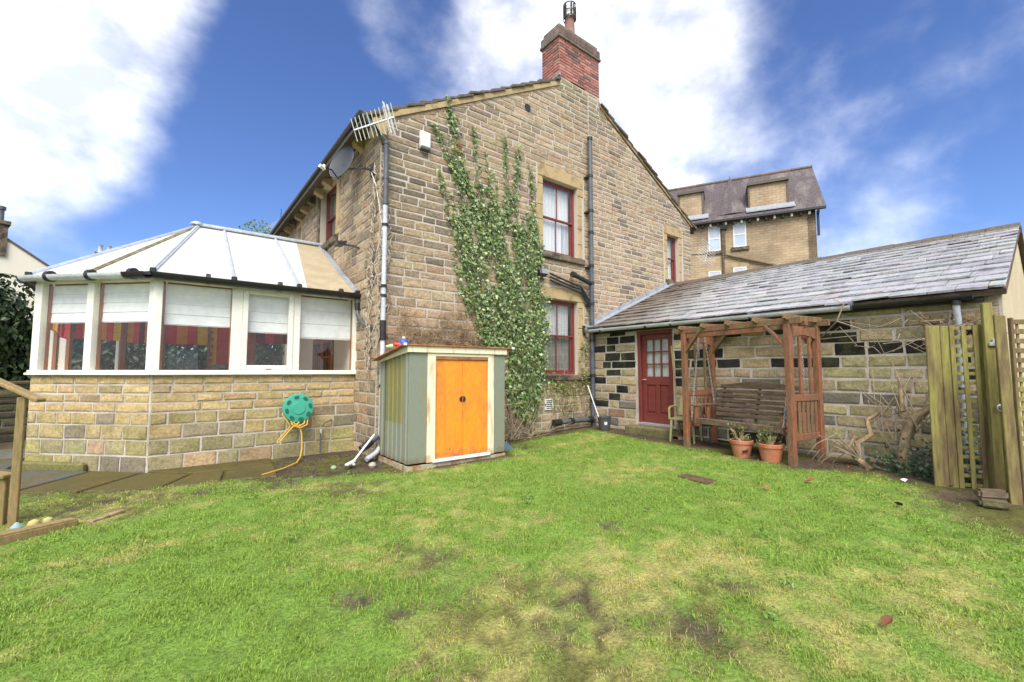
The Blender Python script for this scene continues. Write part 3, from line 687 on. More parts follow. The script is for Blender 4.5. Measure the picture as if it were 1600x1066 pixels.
# eaves: gutter on stone brackets along the long side
mb = MB(); n = 40
prof = [(math.cos(a)*.062, math.sin(a)*.062) for a in [math.pi + math.pi*i/8 for i in range(9)]]
for y0, y1 in ((-.06, HL),):
    ra = [mb.vert((-.36 + x, y0, 5.93 + z)) for x, z in prof]; rb = [mb.vert((-.36 + x, y1, 5.93 + z)) for x, z in prof]
    for i in range(8): mb.f.append([ra[i], ra[i + 1], rb[i + 1], rb[i]])
    mb.f.append(ra)
gut = mb.build('gutter', M['black'], house, recalc=False)
mb = MB(); mb.box(-.285, -.02, -.03, HL, 5.93, 5.975); mb.build('soffit', M['wood_dark'], house)
for k in range(12):
    y = .12 + k*.72; mb = MB(); mb.hexa([(-.2, y, 5.78), (.02, y, 5.68), (.02, y + .17, 5.68), (-.2, y + .17, 5.78), (-.2, y, 5.925), (.02, y, 5.925), (.02, y + .17, 5.925), (-.2, y + .17, 5.925)])
    mb.build('bracket', M['dressed'] if k % 3 else M['sill_stone'], house, bevel=.02)
stone_block(house, GF, 'kneeler', -.16, .12, 5.62, 5.93, -.2, .05, 'dressed', .03)

# chimney: red brick over a corbelled head, one pot with a cowl
CX0, CX1, CY1, CZ0, CZ1 = 4.42, 5.88, .62, 8.35, 9.66
mb = MB(); mb.box(CX0 + .006, CX1 - .006, .0, CY1 - .006, 8.642, CZ1); ch = mb.build('chimney', M['mortar_grey'], house)
ch['label'] = 'red brick chimney stack with a corbelled brick head'
RED = (.40, .165, .13); RED2 = (.46, .22, .18); SOOT = (.2, .14, .12)
def brick_tone(u, z):
    q = rng.random(); sooty = .25 + .35*(abs(z - 9.15) < .2 and u > .3)
    return vary(SOOT if q < sooty*.5 else RED if q < .7 else RED2, .2)
CF = frame((CX0, -.004, 0), (1, 0, 0), (0, -1, 0)); CS = frame((CX0, -.004, 0), (0, 1, 0), (-1, 0, 0))
bc_ = [(CZ0 + k*.078, CZ0 + (k + 1)*.078) for k in range(17)]
bf = lay(CF, 0, CX1 - CX0, bc_, (.2, .235), .012, lambda u, z: z < 8.66, None, brick_tone, (.006, .012), rough=.35)
bs = lay(CS, 0, CY1, bc_, (.2, .235), .012, lambda u, z: z < zroof(CX0) - .06, None, brick_tone, (.006, .012), rough=.35)
build_stones([(CF, bf, M['brick'], ch), (CS, bs, M['brick'], ch)], house, 230, 'brick', 'brickwork')
for k, (e, z0, z1) in enumerate(((.05, 9.66, 9.735), (.03, 9.74, 9.93), (-.02, 9.935, 10.06))):
    mb = MB(); mb.box(CX0 - e, CX1 + e, -e, CY1 + e, z0, z1); mb.build('chimney_cap', mat('chimney_head_%d' % k, (.22, .17, .145) if k != 1 else (.25, .18, .155), rough=.9, col2=(.09, .085, .07), scale=8, amt=.8, var=.25, bump=.5, bscale=30), ch, bevel=.012)
    if k == 1:
        kk = 0
        while CX0 - e + kk*.115 < CX1 + e - .1:                # a course of bricks on end in the head
            mb = MB(); mb.cc = vary((.17, .115, .095), .25); x = CX0 - e + kk*.115
            mb.box(x + .006, x + .107, -e - .007, -e + .02, z0 + .01, z1 - .01); mb.build('brick', M['brick'], ch, bevel=.004); kk += 1
mb = MB(); mb.lathe((5.12, .31, 10.06), [(.17, 0), (.155, .06), (.135, .1), (.12, .62), (.135, .64), (.135, .68)], 18); pot = mb.build('chimney_pot', mat('clay_pot', (.33, .17, .13), rough=.85, col2=(.2, .14, .12), scale=5, amt=.7, var=.12), ch, smooth=True)
mb = MB()
for k in range(12):
    a = 2*math.pi*k/12
    if k % 3 != 1: mb.beam((5.12 + .155*math.cos(a), .31 + .155*math.sin(a), 10.66), (5.12 + .155*math.cos(a), .31 + .155*math.sin(a), 11.04), .05, .012)
for h in (10.66, 10.84, 11.03): mb.lathe((5.12, .31, h), [(.16, 0), (.172, .0), (.172, .03), (.16, .03), (.16, 0)], 18, caps=False)
mb.build('cowl', M['black'], pot)
mb = MB(); mb.lathe((5.12, .31, 10.75), [(.13, 0), (.142, .04), (.13, .08), (.142, .13), (.13, .18), (.142, .23), (.1, .30)], 18); mb.build('cowl_vanes', M['white_paint'], pot, smooth=True)
mb = MB(); mb.lathe((4.72, .33, 10.06), [(.16, 0), (.15, .1), (.12, .14)], 14); mb.build('chimney_pot', M['sill_stone'], ch, smooth=True)
mb = MB(); mb.beam((CX0 - .02, -.05, 8.68), (CX0 + .02, .6, 8.7), .05, .05); mb.build('flashing', M['lead'], ch)

# pipes on the gable
def pipe(name, pts, r, m, parent=house, seg=12): 
    mb = MB(); mb.tube(pts, r, seg); return mb.build(name, m, parent, smooth=True)
def collar(p, axis, r, m, parent, w=.05):
    a = Vector(p) - Vector(axis)*w/2; b = Vector(p) + Vector(axis)*w/2
    mb = MB(); mb.tube([a, b], r, 12); mb.build('collar', m, parent, smooth=True)
dp = pipe('downpipe', [(.07, -.09, 5.5), (.07, -.09, 4.35)], .045, M['pipe_grey'])
pp = pipe('downpipe', [(.07, -.09, 4.35), (.07, -.09, .2), (-.03, -.16, .1), (-.22, -.24, .02)], .042, M['pipe_pale']); pp['label'] = 'sun bleached pale lower length of the downpipe'
for z, m in ((5.48, 'pipe_grey'), (4.85, 'pipe_grey'), (4.4, 'pipe_grey'), (4.0, 'black'), (2.92, 'black'), (2.75, 'black'), (1.2, 'black')): collar((.07, -.09, z), (0, 0, 1), .053, M[m], pp)
pipe('pipe_branch', [(.07, -.09, 2.32), (.07, -.09, 1.98)], .055, M['black'], pp)
mb = MB(); mb.tube([(-.3, -.02, 5.9), (-.2, -.05, 5.75), (-.02, -.09, 5.58), (.07, -.09, 5.5)], .04, 10); mb.build('swan_neck', M['pipe_grey'], pp, smooth=True)
sp = pipe('soil_pipe', [(5.36, -.12, 7.37), (5.36, -.12, 4.1)], .058, M['pipe_grey'])
sq = pipe('soil_pipe', [(5.36, -.12, 4.1), (5.36, -.12, .05)], .056, mat('soil_pipe_lower', (.065, .075, .1), rough=.38, col2=(.12, .135, .165), scale=4, amt=.6, var=.1, bump=.05, spec=.5), house)
for z in (7.32, 6.35, 5.45, 4.9, 4.05, 3.62, 3.1, 2.2, 1.35, .75): 
    collar((5.36, -.12, z), (0, 0, 1), .068, M['black'], sq, .07)
    if z in (6.35, 5.45, 4.05, 3.1, 1.35): mb = MB(); mb.box(5.24, 5.36, -.13, .0, z - .06, z - .02); mb.build('pipe_clip', M['black'], sq)
wp = pipe('waste_pipe', [(5.36, -.12, 3.6), (5.1, -.13, 3.66), (4.72, -.14, 3.74)], .055, M['black']); collar((4.7, -.14, 3.745), (-1, 0, .15), .07, M['black'], wp, .09)
for k in range(3):
    o = k*.075; pipe('waste_pipe', [(4.0, -.09, 3.62 - o + .06), (4.55, -.09, 3.57 - o), (5.0, -.09, 3.50 - o), (5.16, -.09, 3.35 - o), (5.3, -.1, 3.18 - o)], .022, M['black'])
dr = pipe('drain_pipe', [(5.36, -.16, .30), (4.7, -.17, .30), (4.02, -.18, .30)], .055, M['pipe_grey'])
for x, w in ((4.55, .1), (4.1, .22), (5.2, .12)): collar((x, -.175, .30), (1, 0, 0), .075, M['black'], dr, w)
mb = MB(); mb.fbox(GF, 3.88, 4.12, 0, .03, .58, .82)
v = mb.build('air_vent', M['white_paint'], house)
for k in range(5): mb = MB(); mb.fbox(GF, 3.91, 4.09, .025, .034, .605 + k*.042, .625 + k*.042); mb.build('slot', M['dark_room'], v)
mb = MB(); mb.fbox(GF, 1.50, 1.68, .0, .03, 5.82, 5.98); ab = mb.build('air_brick', M['terracotta'], house)
for i in range(3):
    for j in range(3): mb = MB(); mb.fbox(GF, 1.52 + i*.055, 1.555 + i*.055, .025, .033, 5.84 + j*.047, 5.865 + j*.047); mb.build('slot', M['dark_room'], ab)
mb = MB(); mb.lathe((3.4, -.02, 7.45), [(.02, 0), (.085, .0), (.09, .04), (.03, .06)], 12, axis='y'); mb.build('tie_plate', M['black'], house)

# ------------------------------------------------------------------ conservatory
cons = thing('conservatory', 'white framed conservatory with a pale panelled roof on a low stone wall', 'conservatory', (-2.2, 3.6, 0))
s2 = math.sqrt(.5)
FA = frame((0, 1.05, 0), (-1, 0, 0), (0, -1, 0)); FB = frame((-3, 1.05, 0), (-s2, s2, 0), (-s2, -s2, 0)); FC = frame((-4.48, 2.53, 0), (0, 1, 0), (-1, 0, 0))
FD = frame((-4.48, 4.77, 0), (s2, s2, 0), (-s2, s2, 0)); FE = frame((-3, 6.25, 0), (1, 0, 0), (0, 1, 0))
LB = 1.48/s2
FAC = [(FA, 3.0), (FB, LB), (FC, 2.24), (FD, LB), (FE, 3.0)]
mb = MB()
for fr, L in FAC: mb.fbox(fr, 0, L, -.22, 0, -.3, 1.385)
dw = mb.build('dwarf_wall', M['mortar_grey'], cons)
mb = MB(); mb.poly([(0, 1.2, .12), (-3, 1.2, .12), (-4.4, 2.65, .12), (-4.4, 4.65, .12), (-3, 6.1, .12), (0, 6.1, .12)]); mb.build('floor', mat('tiled_floor', (.45, .36, .27), var=.1), cons, recalc=False)
CZ = [-.06, .2, .43, .65, .83, .975, 1.11, 1.245, 1.38]
cc = list(zip(CZ, CZ[1:]))
def dwarf_tone(u, z): return mixc(dwarf_tone0(u, z), (.50, .38, .19) if z > .6 else (.38, .32, .17), .2)
def dwarf_tone0(u, z):
    q = rng.random()
    if z > .85:
        if q < .08: return vary(BRN)
        return vary(mixc((.52, .38, .18), (.46, .32, .17), rng.random()), .14)
    if z > .5:
        if q < .18: return vary((.22, .18, .14))
        if q < .36: return vary((.28, .22, .15))
        return vary(mixc((.46, .34, .16), (.36, .29, .14), rng.random()), .15)
    if q < .08: return vary((.16, .135, .11))
    if q < .25: return vary((.42, .27, .16))
    return vary(mixc((.30, .265, .16), (.34, .29, .11), rng.random()), .18)
sA = lay(FA, 0.0, 3.0, cc, (.26, .48), .027, None, None, dwarf_tone, (.006, .016)); sB = lay(FB, .01, LB, cc, (.26, .5), .027, None, None, dwarf_tone, (.006, .016))
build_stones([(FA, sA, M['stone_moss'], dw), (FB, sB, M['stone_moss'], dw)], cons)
mb = MB(); mb.cc = (.17, .16, .06); mb.fbox(FB, .95, LB + .05, 0.02, .12, -.1, .10); mb.build('plinth', M['stone_moss'], cons, bevel=.03)
for fr, L in FAC[:3]:
    mb = MB(); mb.fbox(fr, -.03, L + .02, -.2, .075, 1.39, 1.425); mb.fbox(fr, -.03, L + .02, -.19, .045, 1.427, 1.465); mb.build('sill', M['white'], cons, bevel=.006)
for fr, L in FAC[3:]: mb = MB(); mb.fbox(fr, 0, L, -.2, .05, 1.39, 1.46); mb.build('sill', M['brown_frame'], cons)
WZ0, WZ1 = 1.467, 2.815
for i, (fr, L) in enumerate(FAC):
    mb = MB(); mb.fbox(fr, .001*i, L - .001*i, -.1, .012, WZ1 + .002, 2.88); mb.build('head_beam', M['white'], cons, bevel=.004)
    mb = MB(); mb.fbox(fr, .12, L - .12, -.21, -.17, 2.72, 2.88); mb.build('inner_beam', M['brown_frame'], cons)
def cpost(fr, u0, u1, n0=-.075, n1=.02):
    mb = MB(); mb.fbox(fr, u0, u1, n0, n1, WZ0, WZ1); p = mb.build('post', M['white'], cons, bevel=.005)
    mb = MB(); mb.fbox(fr, u0 - .01, u1 + .01, n0 - .045, n0 - .001, WZ0, WZ1); mb.build('inner_post', M['brown_frame'], p)
def cpane(fr, u0, u1, z0=WZ0, z1=WZ1, n=-.03, par=None):
    mb = MB(); mb.fbox(fr, u0, u1, n - .008, n, z0, z1); return mb.build('pane', M['glass_c'], par or cons)
cpost(FA, 0.0, .07); cpost(FA, 1.0, 1.11); cpost(FA, 1.88, 2.03); cpost(FA, 2.92, 3.02, -.09, .03); cpost(FB, -.01, .09, -.09, .028)
cpane(FA, .07, 1.0); cpane(FA, 2.03, 2.92)
mb = MB()                                                                    # the casement, proud of its frame
for a, b, c, d in ((1.112, 1.19, WZ0 + .002, WZ1 - .002), (1.80, 1.878, WZ0 + .002, WZ1 - .002), (1.192, 1.798, WZ0 + .002, WZ0 + .08), (1.192, 1.798, WZ1 - .08, WZ1 - .002)): mb.fbox(FA, a, b, -.06, .035, c, d)
cw = mb.build('casement', M['white'], cons, bevel=.007); cpane(FA, 1.19, 1.80, WZ0 + .08, WZ1 - .08, 0, cw)
mb = MB(); mb.fbox(FA, 1.45, 1.53, .03, .06, WZ0 + .025, WZ0 + .05); mb.build('handle', M['white_paint'], cw)
cpost(FB, 1.05, 1.17); cpost(FB, LB - .12, LB + .01); cpane(FB, .09, 1.05); cpane(FB, 1.17, LB - .12)
for fr, L, us in ((FC, 2.24, (0, .95, 2.15)), (FD, LB, (0, 1.05, LB - .08)), (FE, 3.0, (0, .95, 1.9, 2.9))):
    for u in us: cpost(fr, u, u + .09)
    for a, b in zip(us, us[1:]): cpane(fr, a + .09, b)
# inside: the lining of the house wall with its brown glazed doors
mb = MB(); mb.fbox(LF, 1.15, 6.2, .012, .04, .12, 2.9); mb.build('inner_wall', mat('cream_plaster', (.75, .66, .55), rough=.9, var=.05), cons)
for a in (2.35, 3.15):
    mb = MB()
    for p, q, c, d in ((a, a + .1, .13, 2.2), (a + .68, a + .78, .13, 2.2), (a + .1, a + .68, .13, .5), (a + .1, a + .68, 2.08, 2.2)): mb.fbox(LF, p + .001, q - .001, .042, .09, c, d)
    for k in range(1, 5): mb.fbox(LF, a + .1, a + .68, .05, .075, .5 + k*.316 - .012, .5 + k*.316 + .012)
    for k in (1, 2): mb.fbox(LF, a + .1 + k*.193 - .012, a + .1 + k*.193 + .012, .052, .073, .5, 2.08)
    dd = mb.build('inner_door', M['brown_frame'], cons)
    mb = MB(); mb.fbox(LF, a + .1, a + .68, .044, .05, .5, 2.08); mb.build('pane', M['dark_room'], dd)
# roof: panels between bars
EV = [Vector(p) for p in ((0, .93, 2.93), (-3.05, .93, 2.93), (-4.57, 2.48, 2.93), (-4.57, 4.82, 2.93), (-3.05, 6.37, 2.93), (0, 6.37, 2.93))]
AP = Vector((-2.45, 3.65, 4.44)); RE = Vector((0, 3.65, 4.44)); RN = lambda x: Vector((x, 3.65, 4.44))
EA = lambda x: Vector((x, .93, 2.93)); EE = lambda x: Vector((x, 6.37, 2.93))
def panel(pts, m='poly', th=.025):
    n = (pts[1] - pts[0]).cross(pts[2] - pts[0]).normalized(); n = n if n.z > 0 else -n
    mb = MB(); mb.prism(pts, n*-th); return mb.build('roof_panel', M[m], cons)
panel([EA(-.02), EA(-.93), RN(-.58), RN(-.02)], 'poly_tan')['label'] = 'stained tan roof panel next to the house wall'
panel([EA(-.93), EA(-1.06), RN(-1.03), RN(-.58)]); panel([EA(-1.06), EA(-2.03), RN(-2.0), RN(-1.03)]); panel([EA(-2.03), EV[1], AP, RN(-2.0)])
MBE = (EV[1] + EV[2])/2; MDE = (EV[3] + EV[4])/2; MCE = (EV[2] + EV[3])/2
for p in ([EV[1], MBE, AP], [MBE, EV[2], AP], [EV[2], MCE, AP], [MCE, EV[3], AP], [EV[3], MDE, AP], [MDE, EV[4], AP], [EV[4], EE(-1.5), RN(-1.5), AP], [EE(-1.5), EV[5], RE, RN(-1.5)]): panel(p)
def bar(a, b, m='alu', w=.055, h=.035):
    d = (b - a).normalized(); mb = MB(); up = Vector((0, 0, .012)); mb.beam(a + up - d*.02, b + up, w, h); mb.beam(a + up*2.6, b + up*2.6, w*.4, h*.9)
    o = mb.build('glazing_bar', M[m], cons, bevel=.004)
    mb = MB(); mb.box(a.x - .04, a.x + .04, a.y - .05, a.y + .03, a.z - .03, a.z + .045); mb.build('bar_end_cap', M['black'], o, bevel=.01)
    return o
bar(EA(-1.06), RN(-1.03)); bar(EA(-2.03), RN(-2.0)); bar(EV[1], AP, w=.075); bar(MBE, AP, 'mould', .06); bar(EV[2], AP, w=.09); bar(EV[3], AP); bar(EV[4], AP); bar(EE(-1.5), RN(-1.5))
bar(EA(-.05), RN(-.05), 'lead', .13, .03)['label'] = 'lead flashing where the roof meets the house wall'
mb = MB(); mb.beam(AP + Vector((-.05, 0, .03)), RE + Vector((0, 0, .03)), .15, .05); mb.beam(AP + Vector((-.05, 0, .055)), RE + Vector((0, 0, .055)), .07, .05); mb.build('ridge', M['alu'], cons, bevel=.01)
mb = MB(); mb.lathe(AP + Vector((-.02, 0, .03)), [(.12, 0), (.11, .04), (.05, .07)], 12); mb.build('ridge_cap', M['alu'], cons, smooth=True)
def gutter_run(a, b, m, parent, r=.092, name='gutter', drop=0):
    a = Vector(a); b = Vector(b); d = (b - a).normalized(); sx = d.cross(Vector((0, 0, 1))).normalized(); mb = MB(); ra, rb, n = [], [], 10
    for i in range(n + 1):
        t = math.pi + math.pi*i/n; o = sx*math.cos(t)*r + Vector((0, 0, math.sin(t)*r)); ra.append(mb.vert(a + o)); rb.append(mb.vert(b + o))
    for i in range(n + 1):
        t = math.pi + math.pi*i/n; o = sx*math.cos(t)*(r - .006) + Vector((0, 0, math.sin(t)*(r - .006))); ra.append(mb.vert(a + o)); rb.append(mb.vert(b + o))
    for i in range(n):
        mb.f.append([ra[i], ra[i + 1], rb[i + 1], rb[i]]); k = n + 1 + i; mb.f.append([ra[k], ra[k + 1], rb[k + 1], rb[k]])
    mb.f.append([ra[0], rb[0], rb[n + 1], ra[n + 1]]); mb.f.append([ra[n], rb[n], rb[2*n + 1], ra[2*n + 1]])
    return mb.build(name, M[m], parent, smooth=True, recalc=False)
GO = Vector((0, -.066, -.035)); o2 = Vector((-.047, -.047, -.035))
for i_ in range(5):
    mb = MB(); mb.beam(EV[i_] + Vector((0, 0, -.035)), EV[i_ + 1] + Vector((0, 0, -.035)), .05, .05); mb.build('eaves_trim', M['black'], cons)
gA = gutter_run(EV[0] + GO + Vector((-.02, 0, 0)), EV[1] + GO, 'black', cons)
gB = gutter_run(EV[1] + o2, EV[1]*.83 + EV[2]*.17 + o2, 'black', cons); gB2 = gutter_run(EV[1]*.83 + EV[2]*.17 + o2, EV[2] + o2, 'gutter', cons, .08); gB2['label'] = 'shiny grey run of gutter at the left of the conservatory'
gutter_run(EV[2] + Vector((-.05, 0, -.03)), EV[3] + Vector((-.05, 0, -.03)), 'black', cons)
for a, b, o in ((EV[0], EV[1], GO), (EV[1], EV[2], o2)):
    for t in (.12, .45, .78): 
        p = a*(1 - t) + b*t + o; mb = MB(); d = (b - a).normalized(); mb.tube([p - d*.03 + Vector((0, 0, -.014)), p + d*.03 + Vector((0, 0, -.014))], .086, 12); mb.build('gutter_joint', M['black'], gA, smooth=True)
dpc = pipe('downpipe', [(-.06, .88, 2.84), (-.06, .86, 2.62), (-.06, .84, 2.5), (-.04, .6, 2.32), (0.0, .25, 2.2), (.05, -.05, 2.12)], .036, M['pipe_grey'], cons)
collar((-.06, .86, 2.66), (0, 0, 1), .045, M['black'], dpc, .14)

# blinds: pale linings on the near side, bright stripes on the far side
def blind(fr, u0, u1, zb, n=-.125, cols=None, label='', zt=2.80, thick=.02, folds=4, group=None):
    mb = MB(); W = u1 - u0
    stripes = [(u0, u1, (.9, .9, .9))] if cols is None else [(u0 + W*i/len(cols), u0 + W*(i + 1)/len(cols), c) for i, c in enumerate(cols)]
    for a, b, c in stripes:
        mb.cc = c; L = []
        for k in range(folds + 1):
            z = zt + (zb - zt)*k/folds; L.append((n, z))
            if k < folds: L.append((n + (.004 + .002*k), z - (zt - zb)/folds*.9)); L.append((n - .006, z - (zt - zb)/folds*.97))
        for (n0, z0), (n1, z1) in zip(L, L[1:]): mb.poly([fr(a, n0, z0), fr(b, n0, z0), fr(b, n1, z1), fr(a, n1, z1)])
        mb.poly([fr(a, n, zb), fr(b, n, zb), fr(b, n - thick, zb + .01), fr(a, n - thick, zb + .01)])
    o = mb.build('roman_blind', M['blind_c' if cols is None else 'blind_glow'], None, recalc=False); tag(o, label, 'blind', group); return o
M['blind_c'] = mat('blind_fabric', attr=True, rough=.85, var=.06, vscale=8, bump=.1, bscale=200, transl=.12)
M['blind_glow'] = mat('bright_blind_fabric', attr=True, rough=.85, var=.06, vscale=8, bump=.1, bscale=200, transl=.6)
OR, RD, MR, YE, BR = (.92, .33, .04), (.78, .09, .05), (.24, .03, .04), (.9, .55, .03), (.4, .09, .04)
blind(FA, .07, 1.0, 2.04, label='plain white blind in the conservatory pane nearest the house corner', folds=3)
blind(FA, 1.12, 1.87, 2.10, label='white blind with faint folds behind the opening casement')
blind(FA, 2.03, 2.92, 2.16, label='white folded blind in the wide pane beside the corner post')
blind(FB, .09, 1.05, 2.2, label='white blind in the angled pane right of the slim mullion')
blind(FB, 1.17, LB - .12, 2.2, label='white blind in the leftmost angled pane of the conservatory')
blind(FD, .12, 1.02, 2.1, cols=[RD, OR, MR, OR, RD, YE], label='striped red and yellow blind seen through the second pane from left')
blind(FD, 1.17, LB - .12, 2.08, cols=[OR, RD, MR, OR, RD, YE], label='striped orange and maroon blind seen through the wide pane')
blind(FC, .12, .93, 2.12, cols=[OR, BR, OR, YE], label='orange patterned blind seen through the leftmost pane')
blind(FC, 1.06, 2.0, 2.05, cols=[RD, MR, RD, RD], label='dark red blind at the far side of the leftmost pane')
blind(FE, 1.0, 1.88, 1.62, cols=[YE, RD, RD, RD, OR, MR, RD], label='long crimson blind with a yellow edge let down low', folds=6)
blind(FE, .1, .93, 2.1, cols=[RD, OR, RD, YE], label='half raised red and orange blind left of the long crimson one')
blind(FE, 2.0, 2.88, 2.2, cols=[MR, RD, BR, MR], label='short maroon blind near the inner doors')

# ------------------------------------------------------------------ outhouse
out = thing('outhouse', 'low stone outhouse with a shiny slate roof and a dark red door', 'outhouse', (7.2, -3.4, 0))
OF = frame((5.48, 0, 0), (0, -1, 0), (-1, 0, 0)); OL = 6.85
DH = (1.33, 2.22, .30, 2.34)
mb = MB(); wall_skin(mb, OF, 0, OL, -.3, 2.42, [DH], None, .2); ow = mb.build('front_wall', M['mortar_grey'], out, recalc=False)
BLK = (.024, .022, .021); GRY = (.1, .095, .09); PNK = (.44, .31, .22); MOS = (.43, .36, .17); MOS2 = (.33, .29, .14)
def out_tone(u, z):
    c = out_tone0(u, z); return mixc(c, (.37, .315, .22), .3) if max(c) > .06 else c
def out_tone0(u, z):
    q = rng.random(); m_ = smooth01((u - 3.6)/2.2)*smooth01((2.1 - z)/1.2)
    if q < .12 + .33*smooth01((z - .9)/.8) - .25*m_ + (.15 if u < 1.3 else 0): return vary(BLK, .35)
    if q < .44 - .2*m_: return vary(GRY, .25)
    if rng.random() < m_*.9: return vary(mixc(MOS, MOS2, rng.random()))
    if q < .54: return vary(PNK)
    if q < .62: return vary((.30, .15, .09)) if u < 1.3 else vary(BRN)
    return vary(mixc((.47, .37, .20), (.40, .30, .17), rng.random()))
oc = courses(-.02, 2.4, lambda z: .19)
so = lay(OF, 0.02, OL - .01, oc, (.26, .58), .036, None, None, out_tone, (.006, .018), [(1.03, 2.3, 2.3, 2.53), (DH[0] - .03, DH[1] + .03, -.1, 2.34)], rough=1.9)
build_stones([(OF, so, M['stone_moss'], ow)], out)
mb = MB(); mb.box(5.5, 12.5, -OL + .0, -.01, -.3, .02)
mb = MB(); X0, X1, XR = 5.5, 12.5, 9.0
mb.prism([(X0, -OL, -.3), (X1, -OL, -.3), (X1, -OL, 2.4), (XR, -OL, 3.9), (X0, -OL, 2.42)], (0, .15, 0)); mb.build('end_wall', M['cream_render'], out)
mb = MB(); mb.prism([(X1, -OL, -.3), (X1, -.02, -.3), (X1, -.02, 2.4), (X1, -OL, 2.4)], (-.15, 0, 0)); mb.build('rear_wall', M['mortar_grey'], out)
stone_block(out, OF, 'lintel', 1.05, 2.72, 2.345, 2.40, -.18, .03, 'dressed', .01)
# slates
ea = Vector((5.30, 0, 2.47)); rg = Vector((9.0, 0, 4.0)); sv_ = (rg - ea); SL = sv_.length; sdir = sv_.normalized(); nrm = Vector((-sdir.z, 0, sdir.x))
def RP(u, s, n): return ea + Vector((0, -u, 0)) + sdir*s + nrm*n
mb = MB(); mb.prism([RP(0.02, .02, -.08), RP(0.02, SL, -.08), RP(0.02, SL, -.005), RP(0.02, .02, -.005)], (0, -(OL + .03), 0)); rf = mb.build('roof', M['wood_dark'], out)
mb = MB(); mb.prism([(9.0, -.02, 3.9), (12.7, -.02, 2.35), (12.7, -.02, 2.45), (9.0, -.02, 4.02)], (0, -(OL + .05), 0)); mb.build('rear_roof', M['roof_slate'], out)
sl_list = []; s = 0; row = 0
while s < SL - .08:
    g = .33 - .09*(s/SL); u = .03 - (rng.uniform(0, .2) if row % 2 else 0)
    while u < OL + .04:
        w = rng.uniform(.27, .43)*(1 - .12*s/SL); a, b = max(u, .03) + .004, min(u + w, OL + .05) - .004; u += w
        if OL + .05 - u < .12: b = OL + .046; u = OL + 1
        if b - a > .06: sl_list.append((a, b, s, min(s + g*1.35, SL), g))
    s += g; row += 1
sl_list.sort(key=lambda t: -px_area(lambda u, n, z: RP(u, z, 0), [[t[0], t[2]], [t[1], t[2]], [t[1], t[2] + t[4]], [t[0], t[2] + t[4]]]))
def slate_into(mb, t):
    a, b, s0, s1, g = t; th = rng.uniform(.02, .034); l = rng.uniform(.042, .06); j = lambda: rng.uniform(-.012, .012); tl = rng.uniform(-.004, .004)
    q = rng.random(); lf_ = smooth01((2.6 - a)/2.2)
    c = mixc(vary((.43, .425, .425), .13), vary((.16, .12, .085), .25), max(lf_*.9, .15 if q < .2 else 0))  # sky sheen painted as pale grey, the house's reflection as brown at its end
    mb.cc = c
    mb.hexa([RP(a, s0 + j(), l - th + tl), RP(b, s0 + j(), l - th - tl), RP(b, s1, .0), RP(a, s1, .0), RP(a, s0 + j()*.3, l + tl), RP(b, s0 + j()*.3, l - tl), RP(b, s1, th*.5), RP(a, s1, th*.5)])
for t in sl_list[:298]:
    mb = MB(); mb.cc = (0, 0, 0); slate_into(mb, t); mb.build('slate', M['slate'], rf, recalc=True)
if sl_list[298:]:
    mb = MB(); mb.cc = (0, 0, 0)
    for t in sl_list[298:]: slate_into(mb, t)
    mb.build('slating', M['slate'], out)['kind'] = 'stuff'
for k in range(16):
    y0 = -.04 - k*.43; y1 = max(y0 - .425, -OL - .06); mb = MB(); z = 4.0 + rng.uniform(-.006, .01)
    a = [(8.84, 3.955), (8.93, 4.05), (9.0, 4.085), (9.07, 4.05), (9.16, 3.955), (9.13, 3.93), (9.0, 4.03), (8.87, 3.93)]
    if y0 - y1 > .1: mb.prism([(x, y0, zz + z - 4.0) for x, zz in a], (0, y1 - y0, 0)); mb.build('ridge_tile', M['roof_slate'], out, bevel=.006)
for k in range(3):
    t0, t1 = k/3 + (.004 if k else 0), (k + 1)/3; p0 = RP(.05, .0 + SL*t0, .055); p1 = RP(.05, SL*t1*.985, .055); mb = MB()
    mb.prism([p0 + Vector((0, .04, .12)), p0 + Vector((0, .04, .0)), p0 + Vector((0, -.12, -.01)), p0 + Vector((0, -.12, .015)), p0 + Vector((0, .01, .03)), p0 + Vector((0, .01, .12))], p1 - p0); mb.build('flashing', M['lead'], out)
g1_ = gutter_run((5.25, -.12, 2.455), (5.25, -5.35, 2.43), 'gutter', out, .07); g2_ = gutter_run((5.25, -5.35, 2.43), (5.25, -6.62, 2.42), 'black', out, .055)
for y in (-.5, -1.75, -2.35, -3.9, -5.35):
    mb = MB(); mb.tube([(5.25, y - .025, 2.425), (5.25, y + .025, 2.425)], .064, 12); mb.build('gutter_joint', M['black'] if y == -1.75 else M['pipe_grey'], g1_, smooth=True)
mb = MB(); mb.box(5.40, 5.47, -6.7, -.02, 2.35, 2.46); mb.build('fascia', M['black'], out)
dpo = pipe('downpipe', [(5.27, -6.46, 2.4), (5.30, -6.46, 2.2), (5.38, -6.46, 2.05), (5.38, -6.46, .1)], .038, M['pipe_pale'], out)
collar((5.28, -6.46, 2.37), (0, 0, 1), .055, M['black'], dpo, .12); collar((5.38, -6.46, 1.2), (0, 0, 1), .047, M['pipe_grey'], dpo, .08)
